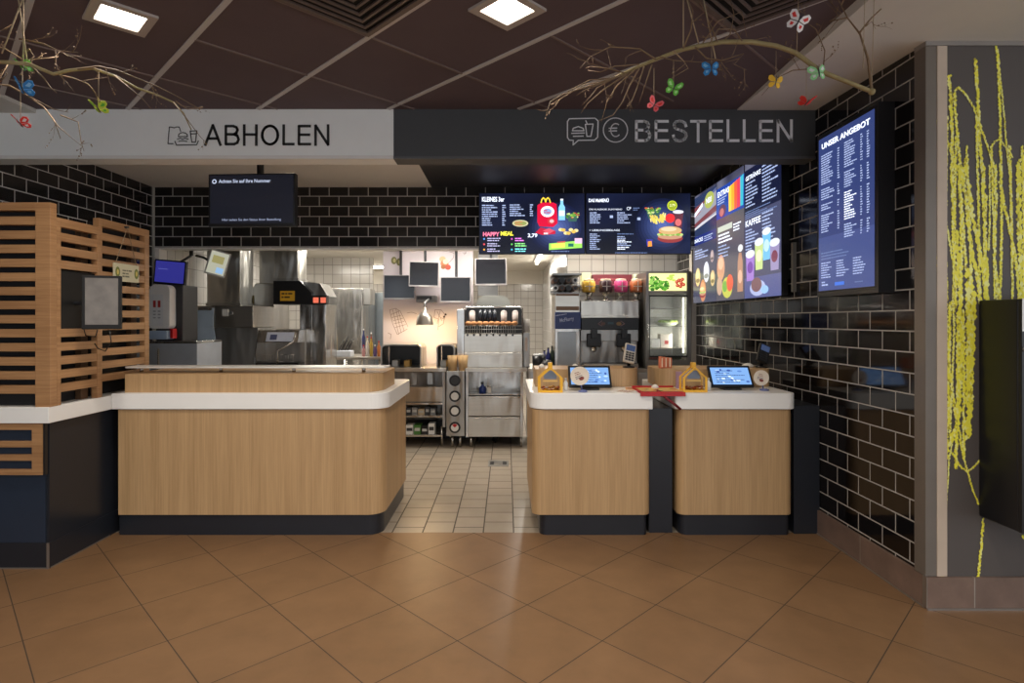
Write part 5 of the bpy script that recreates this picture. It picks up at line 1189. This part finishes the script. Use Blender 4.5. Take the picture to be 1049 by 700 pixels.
# --- left kitchen equipment
# soap and cup dispenser
D=5.55
dc=kt('side_cabinet','white low cabinet at the far left of the kitchen under the juice dispenser','cabinet',152,200,D)
a,b=LW+.065,X(202,D); zc=Z(352,D)
MB(mat('pale_blue_steel',(190,200,214),.35,.4)).box(a,b,D,D+.48,.1,zc).build('body',dc,bevel=.004); MB(STEEL).box(a,b,D-.01,D+.48,zc+.0001,zc+.02).build('top',dc,bevel=.003)
MB(DARKGREY).box(a+.02,b-.02,D+.04,D+.46,0,.0999).build('plinth',dc); MB(STEEL).cyl((X(163,D),D-.012,zc-.05),(X(163,D),D-.012,.5),.009).build('handle',dc)
jd=kt('juice_dispenser','white rounded juice dispenser with a pictured front panel at the kitchen\'s far left','juice dispenser',150,178,D,zc+.02)
z0=zc+.0203; a=X(150.5,D)
MB(DARKGREY).box(a+.0,X(179,D),D+.14,D+.42,z0,Z(291,D)).build('body',jd,bevel=.01)
MB(mat('white_glossy_plastic',(235,236,238),.3)).prism(rrect(a,X(172,D),Z(337,D),Z(291.5,D),(.04,.04,.06,.06)),D+.03,D+.1395,axis='y').build('front_housing',jd,bevel=.006)
m=MB(); d=Disp(m,(a+.02,D+.029,Z(334,D)),(1,0,0),(0,0,1),.12); d.rect(0,0,100,255,mat('pale_panel',(226,230,236),.3),0)
for q in (28,66):
    d.rect(q-10,150,q+12,205,mat('panel_red',(176,60,60),.4),1)
    for j in range(3): d.rect(q-10,60+j*26,q+12,72+j*26,mat('panel_grey',(170,176,186),.4),1)
m.build('front_print',jd,recalc=False)
MB(mat('pale_blue_plastic',(166,190,222),.4)).prism(rrect(a,X(170,D),Z(348,D),Z(339,D),(.02,.02,.02,.02)),D+.02,D+.1395,axis='y').build('drip_housing',jd,bevel=.004)
MB(RED).box(X(171,D),X(174,D),D+.05,D+.12,Z(347,D),Z(337,D)).build('red_lever',jd,bevel=.003)
# wall monitors
D=6.0
bm_=kt('kitchen_monitor','small monitor with a glowing dark blue screen hung in the left of the kitchen','monitor',158,190,D,Z(294,D),'kitchen order monitors')
M=Matrix.Translation(P(174.5,279.5,D))@Matrix.Rotation(math.radians(5),4,'Y')
m=MB(BLACK); m.M=M; m.box(-.165,.165,-.012,.03,-.13,.13); m.build('casing',bm_,bevel=.004)
m=MB(em((46,46,130),.9)); m.M=M; m.box(-.15,.15,-.0145,-.0121,-.105,.115); m.use(em((90,96,170),.9)); m.box(-.12,-.02,-.0155,-.0146,.03,.036); m.build('display',bm_)
MB(BLACK).tube([P(176,276,D+.04),P(186,268,D+.2),P(196,262,D+.26)],.014,8).tube([P(196,262,D+.26),Vector((P(196,262,D+.26).x,D+.26,2.419))],.02,8).build('arm',bm_)
wm=kt('kitchen_monitor','tilted monitor seen with a pale yellow screen beside the steel duct','monitor',212,236,D+.1,Z(286,D),'kitchen order monitors')
M=Matrix.Translation(P(223,270,D+.1))@Matrix.Rotation(math.radians(17),4,'Y')@Matrix.Rotation(math.radians(28),4,'Z')
m=MB(LGREY); m.M=M; m.box(-.10,.10,-.012,.03,-.135,.135); m.build('casing',wm,bevel=.005)
m=MB(em((214,214,190),.55)); m.M=M; m.box(-.085,.085,-.0145,-.0121,-.115,.12); m.use(em((150,190,230),.8)); m.box(0,.07,-.0165,-.0146,-.10,-.04); m.use(em((190,180,110),.5)); m.box(-.06,.05,-.0165,-.0146,.0,.08); m.build('display',wm)
m=MB(BLACK); m.M=M; m.box(-.06,.06,.0301,.07,-.09,.09); m.M=None; m.tube([P(215,268,D+.14),P(209,264,D+.2),P(201,262,D+.21)],.014,8); m.build('arm',wm)
# steel fry dispensing bench with perspex guard
D=6.45
fb=kt('fry_bench','steel fry bench with a pale blue clear guard at the left of the kitchen','bench',186,262,D)
a,b=X(187,D),X(260,D)
MB(STEELD).box(a,b,D+.1,D+.62,.12,Z(336,D)).build('body',fb,bevel=.004)
MB(STEELH).box(a,b,D-.02,D+.62,Z(335.6,D),Z(313.5,D)).build('head',fb,bevel=.005)
m=MB(GLASSB).add([P(186,335,D-.03),P(219,335,D-.03),P(229,392,D-.12),P(186,392,D-.12)],[(0,1,2,3)]).add([P(186,316,D-.024),P(219,316,D-.024),P(219,335,D-.03),P(186,335,D-.03)],[(0,1,2,3)])
o=m.build('perspex_guard',fb); sm=o.modifiers.new('thick','SOLIDIFY'); sm.thickness=.006
MB(STEEL).box(X(186,D),X(219,D),D-.05,D-.03,Z(318,D),Z(315.5,D)).build('guard_rail',fb)
MB(WHITE).box(X(229,D),X(235,D),D-.03,D-.0201,Z(324,D),Z(317,D)).use(GREY).cyl((X(238,D),D-.0201,Z(321,D)),(X(238,D),D-.035,Z(321,D)),.02).build('timer',fb)
for px in (195,255): MB(STEEL).cyl((X(px,D),D+.2,0),(X(px,D),D+.2,.12),.02).build('leg',fb)
# fryer with sloped hood
D=6.5
fy=kt('fryer_station','steel fryer station with slanted sides and a pale label strip','fryer',262,306,D)
a,b=X(262.5,D),X(305,D)
MB(STEELD).box(a,b,D+.2201,D+.245,.12,Z(338,D)).build('back_body',fy)
MB(STEEL).prism([(Z(351,D),D+.02),(Z(338,D),D+.08),(Z(338,D),D+.345),(Z(351,D),D+.345)] and [(D+.0,Z(351,D)),(D+.06,Z(338.5,D)),(D+.22,Z(338.5,D)),(D+.22,Z(351,D))],a,b,axis='x').build('slanted_head',fy)
m=MB(mat('white_blue_label',(206,212,228),.4)); m.prism([(D+.006,Z(349.5,D)),(D+.046,Z(341,D)),(D+.050,Z(341,D)),(D+.010,Z(349.5,D))] and [(D-.002,Z(350,D)),(D+.046,Z(340.5,D)),(D+.052,Z(340.5,D)),(D+.004,Z(350,D))],X(272,D),X(300,D),axis='x'); m.use(mat('label_ink',(90,96,130),.5)); m.prism([(D+.004,Z(348,D)),(D+.030,Z(343,D)),(D+.034,Z(343,D)),(D+.008,Z(348,D))] and [(D+.005,Z(348.2,D)),(D+.031,Z(343.2,D)),(D+.0316,Z(343,D)),(D+.0056,Z(348,D))],X(276,D),X(283,D),axis='x'); m.build('label_strip',fy)
m=MB(STEEL); 
for xx in (a,): m.prism([(D,Z(351,D)),(D+.22,Z(351,D)),(D+.22,.12),(D-.05,.12),(D-.05,Z(366,D)),(D-.03,Z(360,D))],xx,xx+.012,axis='x')
m.build('side_panel',fy)
MB(BLACK).box(a+.013,b,D+.02,D+.2199,.12,Z(372,D)).build('oil_vat',fy)
m=MB(STEELD)
for i in range(3):
    xx=a+.05+i*.13; 
    for k in range(6): m.cyl((xx+k*.018,D+.05,Z(372,D)+.01),(xx+k*.018,D+.05,Z(372,D)+.09),.002,n=5)
    m.cyl((xx-.01,D+.05,Z(372,D)+.09),(xx+.1,D+.05,Z(372,D)+.09),.004,n=6); m.cyl((xx-.01,D+.05,Z(372,D)+.01),(xx+.1,D+.05,Z(372,D)+.01),.004,n=6)
m.build('fry_basket',fy)
MB(CHROME).tube([(b-.01,D-.02,Z(340,D)),(b-.03,D-.06,Z(350,D)),(X(287,D),D-.07,Z(359,D)),(X(286,D),D-.06,Z(372,D))],.011,8).build('hand_rail',fy)
for px in (268,300): MB(STEEL).cyl((X(px,D),D+.2,0),(X(px,D),D+.2,.12),.02).build('leg',fy)
# fry dispenser with black head and yellow sign
D=6.75
fd=kt('fry_dispenser','tall steel fry dispenser with a black head and a yellow sign','dispenser',300,335,D)
a,b=X(307,D),X(334,D)
MB(STEEL).box(a,b,D,D+.43,.1,Z(312,D)).build('body',fd,bevel=.004); MB(CHROME).box(X(319,D)-.004,X(319,D)+.004,D-.006,D-.0001,.2,Z(313,D)).build('door_edge',fd)
for px in (309,331): MB(STEEL).cyl((X(px,D),D+.1,0),(X(px,D),D+.1,.1),.02).build('leg',fd)
m=MB(BLACK); zz=lambda y: Z(y,D)
m.prism([(X(281,D),zz(312)+.0002),(X(320,D),zz(312)+.0002),(X(320,D),zz(300)),(X(308,D),zz(288)),(X(281,D),zz(288))],D-.03,D+.43,axis='y'); m.build('black_head',fd,bevel=.004)
MB(STEELD).prism([(X(320.3,D),zz(303)),(X(334,D),zz(303)),(X(326,D),zz(290)),(X(309,D),zz(288.3)),],D+.05,D+.43,axis='y').build('sloped_cover',fd)
m=MB(mat('yellow_sign_board',(214,164,36),.5)); d=Disp(m,(X(288,D),D-.0312,zz(308.5)),(1,0,0),(0,0,1),X(303,D)-X(288,D)); d.rect(0,0,100,68,m.mats[0],0); d.bars(10,44,80,2,24,mat('black_sign_ink',(60,44,20),.5),rk,1,th=12); m.build('yellow_sign',fd,recalc=False)
m=MB(BLACK).box(X(320.2,D),X(335.5,D),D-.04,D+.0499,zz(312),zz(303)+.0); m.use(em((226,110,84),1.0))
for px in (322,329.5): m.box(X(px,D),X(px+5.5,D),D-.0415,D-.0401,zz(310.5),zz(305)); 
m.build('red_number_display',fd)
# ducts and hoods
def duct(px0,px1,y1,D,label,dp=.35,name='steel_duct'):
    t=kt(name,label,'duct',px0,px1,D,Z(y1,D),'steel ducts')
    MB(mat('duct_steel',(186,184,178),.32,1,wave=.5)).box(X(px0,D),X(px1,D),D,D+dp,Z(y1,D),2.4195).build('duct_body',t,bevel=.004)
    MB(STEELD).box(X(px0,D)-.01,X(px1,D)+.01,D-.01,D+dp+.01,Z(y1,D)+.0,Z(y1,D)+.03).build('collar',t)
    return t
duct(212,246,313.2,6.75,'wide steel duct rising from the fry bench')
duct(281,305,287.8,6.78,'steel duct rising from the black dispenser head',.3)
h=thing('extractor_hood','rounded steel extractor hood between the two ducts','hood',(X(265,7.1),7.3,1.45))
MB(STEELH).prism([(X(247,7.1),Z(338,7.1)),(X(281,7.1),Z(338,7.1)),(X(281,7.1),Z(290,7.1)),(X(262,7.1),Z(290,7.1)),(X(255,7.1),Z(300,7.1))],7.1,7.6,axis='y').build('hood_body',h,bevel=.01)
MB(STEELD).box(X(262,7.1),X(280,7.1),7.2,7.5,Z(290,7.1)+.0002,2.419).build('hood_neck',h); MB(YEL if False else mat('dull_yellow_plate',(136,118,60),.5)).box(X(254.5,7.09),X(260,7.09),7.085,7.0995,Z(322,7.09),Z(303,7.09)).build('yellow_plate',h)
# fridge at the back and side
D=8.2
bf=kt('upright_fridge','tall steel upright fridge in the back left of the kitchen','fridge',327,372,D)
a,b=X(325,D),X(372,D)
MB(STEEL).box(a,b,D,D+.75,.12,Z(295.5,D)).build('body',bf,bevel=.006); MB(STEELD).box(b-.02,b-.005,D-.03,D-.0001,Z(350,D),Z(300,D)).build('door_handle',bf); MB(DARKGREY).box(a,b,D+.05,D+.7,0,.1195).build('plinth',bf)
MB(STEELD).box(b+.002,b+.10,D+.0,D+.3,Z(312,D),Z(295.5,D)).build('side_vent',bf,bevel=.003)
s2=kt('steel_locker','pale blue grey locker door behind the clutter at the back of the kitchen','locker',372,395,D+.82)
MB(mat('blue_grey_steel',(140,150,156),.4,.6)).box(X(377,D+.82),X(400,D+.82),D+.82,D+1.19,0,Z(300,D+.82)).build('body',s2,bevel=.004); MB(DARKGREY).box(X(379,D+.82),X(380.5,D+.82),D+.80,D+.8199,.9,1.2).build('handle',s2)
# prep table in the middle with clutter
D=7.2
pt=kt('prep_table','steel prep table piled with utensils in front of the upright fridge','table',336,396,D)
a,b=X(336,D),X(391,D); zt_=Z(366,D)
MB(STEELH).box(a,b,D,D+.7,zt_-.03,zt_).build('top',pt,bevel=.004)
for x_,y_ in ((a+.03,D+.03),(b-.03,D+.03),(a+.03,D+.67),(b-.03,D+.67)): MB(STEEL).cyl((x_,y_,0),(x_,y_,zt_-.03),.018).build('leg',pt)
MB(STEELD).box(a+.02,b-.02,D+.02,D+.68,.3,.32).build('lower_shelf',pt)
ub=thing('utensil_tub','pale tub holding dark tongs and spatulas on the prep table','tub',(X(352,D),D+.15,zt_))
MB(mat('pale_blue_tub',(176,184,196),.5)).box(X(341,D),X(358,D),D+.05,D+.22,zt_+.0003,zt_+.075).build('tub_body',ub,bevel=.01)
m=MB(BLACK)
for i in range(6): p0=P(346+i*1.8,362,D+.13); m.tube([p0,p0+Vector((.06+.05*rk.random(),.0,.12+.12*rk.random()))],.006,6)
m.build('utensils',ub)
pb=thing('timer_box','small dark box with a pale display on a post behind the prep table','timer',(X(338,D+.3),D+.3,zt_))
MB(DARKGREY).box(X(334.5,D+.3),X(342,D+.3),D+.3,D+.36,Z(334,D+.3),Z(323,D+.3)).build('casing',pb,bevel=.004); MB(WHITE).box(X(336,D+.3),X(340.5,D+.3),D+.2985,D+.2999,Z(330,D+.3),Z(325,D+.3)).build('display',pb); MB(STEELD).cyl((X(338,D+.3),D+.33,zt_),(X(338,D+.3),D+.33,Z(334,D+.3)),.01).build('post',pb)
tag(MB(mat('olive_carton',(112,96,64),.6)).box(X(336.5,D),X(341,D),D+.05,D+.2,zt_+.0003,zt_+.26).use(GREEN).box(X(336.5,D),X(341,D),D+.048,D+.0499,zt_+.02,zt_+.07).build('sauce_carton',bevel=.004),'tall olive and green carton at the left end of the prep table','carton')
cols=[('pink',(216,160,160)),('white',(226,224,220)),('yellow',(216,184,80)),('violet',(110,90,150)),('orange',(214,130,70)),('dark blue',(44,56,110)),('cream',(222,206,176)),('brown',(126,92,72))]
for i,(nm,c) in enumerate(cols):
    px=372.5+(i%5)*3.9; row=i//5; D_=D+.12+row*.28; cx_=X(px,D_); hh=.13+.05*((i*7)%3)+row*.10
    t=thing('sauce_bottle','%s bottle in the crowd at the right end of the prep table'%nm,'bottle',(cx_,D_,zt_),'bottles on the prep table')
    MB(mat('sauce_%s'%nm.replace(' ','_'),c,.45)).lathe((cx_,D_,zt_),[(0,.0003),(.021,.0003),(.022,hh*.7),(.009,hh*.85),(.009,hh)],12).build('bottle_body',t); MB(WHITE if i%2 else RED).lathe((cx_,D_,zt_+hh+.0002),[(0,0),(.011,0),(.008,.02),(0,.02)],10).build('bottle_cap',t)
# kitchen ceiling tubes
kem=em((255,248,236),12,'kitchen_tube')
def tube_light(x,y,ang,ln,label,watt):
    t=thing('tube_light',label,'lamp',(x,y,2.40),'kitchen tube lights'); c,s=math.cos(ang),math.sin(ang)
    m=MB(WHITE); m.M=Matrix.Translation((x,y,2.40))@Matrix.Rotation(ang,4,'Z'); m.box(-ln/2,ln/2,-.05,.05,0,.0195); m.build('housing',t)
    m=MB(kem); m.M=Matrix.Translation((x,y,2.375))@Matrix.Rotation(ang,4,'Z'); m.cyl((-ln/2,0,0),(ln/2,0,0),.022,n=12); m.build('tube',t)
    la=bpy.data.lights.new('tube_glow','AREA'); la.shape='RECTANGLE'; la.size=ln; la.size_y=.1; la.energy=watt; la.color=(1,.94,.84)
    o=bpy.data.objects.new('tube_glow',la); COL.objects.link(o); o.parent=t; o.location=(0,0,-.06); o.rotation_euler=(0,0,ang)
PI=math.pi
tube_light(X(552,9.3),9.3,PI/2,1.2,'slanting ceiling tube light at the back right of the kitchen',34)
tube_light(-2.9,10.6,0,1.6,'ceiling tube light at the back left of the kitchen',40)
tube_light(-2.6,7.6,0,1.3,'ceiling tube light above the fryers',44)
tube_light(-1.2,8.6,PI/2,1.2,'ceiling tube light behind the printed panel',24)
tube_light(1.0,6.42,0,1.2,'ceiling tube light above the drink machines',14)
tube_light(-.55,6.32,0,1.2,'ceiling tube light above the serving counter',24)
# ================================================================ light and camera
w=bpy.data.worlds.new('world'); S.world=w; w.use_nodes=True
bg=w.node_tree.nodes['Background']; bg.inputs[0].default_value=(.88,.94,1,1); bg.inputs[1].default_value=1.35
# daylight through the shop front, left behind the viewer
la=bpy.data.lights.new('window_daylight','AREA'); la.shape='RECTANGLE'; la.size=3.2; la.size_y=2.0; la.energy=16; la.color=(.70,.82,1)
o=bpy.data.objects.new('window_daylight',la); COL.objects.link(o); o.location=(-3.6,-1.0,1.5); o.rotation_euler=(math.radians(90),0,math.radians(-62))
# warm spots above the counters, set in the dark soffit and white soffit behind the header
def down(x,y,label,watt):
    t=thing('recessed_spot',label,'lamp',(x,y,CEIL-.012),'recessed spots behind the header')
    MB(FR).lathe((x,y,CEIL-.010),[(.036,.0),(.052,.0),(.052,.0098),(.036,.0098)],20).build('ring',t); MB(em((255,232,200),10,'spot_lens')).lathe((x,y,CEIL-.006),[(0,0),(.0355,0),(.0355,.005),(0,.005)],20).build('lens',t)
    la=bpy.data.lights.new('spot_glow','SPOT'); la.energy=watt; la.color=(1,.80,.56); la.spot_size=math.radians(95); la.spot_blend=.9; la.shadow_soft_size=.05
    o=bpy.data.objects.new('spot_glow',la); COL.objects.link(o); o.parent=t; o.location=(0,0,-.02)
down(-1.7,4.5,'round recessed spot above the pick-up counter, hidden by the header',30)
down(-.2,5.0,'round recessed spot above the kitchen passage, hidden by the header',40)
down(1.0,4.6,'round recessed spot above the order counters, hidden by the header',30)
cam=bpy.data.cameras.new('camera'); co=bpy.data.objects.new('camera',cam); COL.objects.link(co)
co.location=(0,0,CAMZ); co.rotation_euler=(math.radians(90),0,0); cam.sensor_width=36; cam.lens=F/1049*36
cam.shift_x=(524.5-CX)/1049; cam.shift_y=-(350-HY)/1049; cam.clip_start=.05
S.camera=co
S.view_settings.view_transform='Standard'; S.view_settings.look='None'; S.view_settings.gamma=1; S.view_settings.use_curve_mapping=False
S.view_settings.exposure=0.22
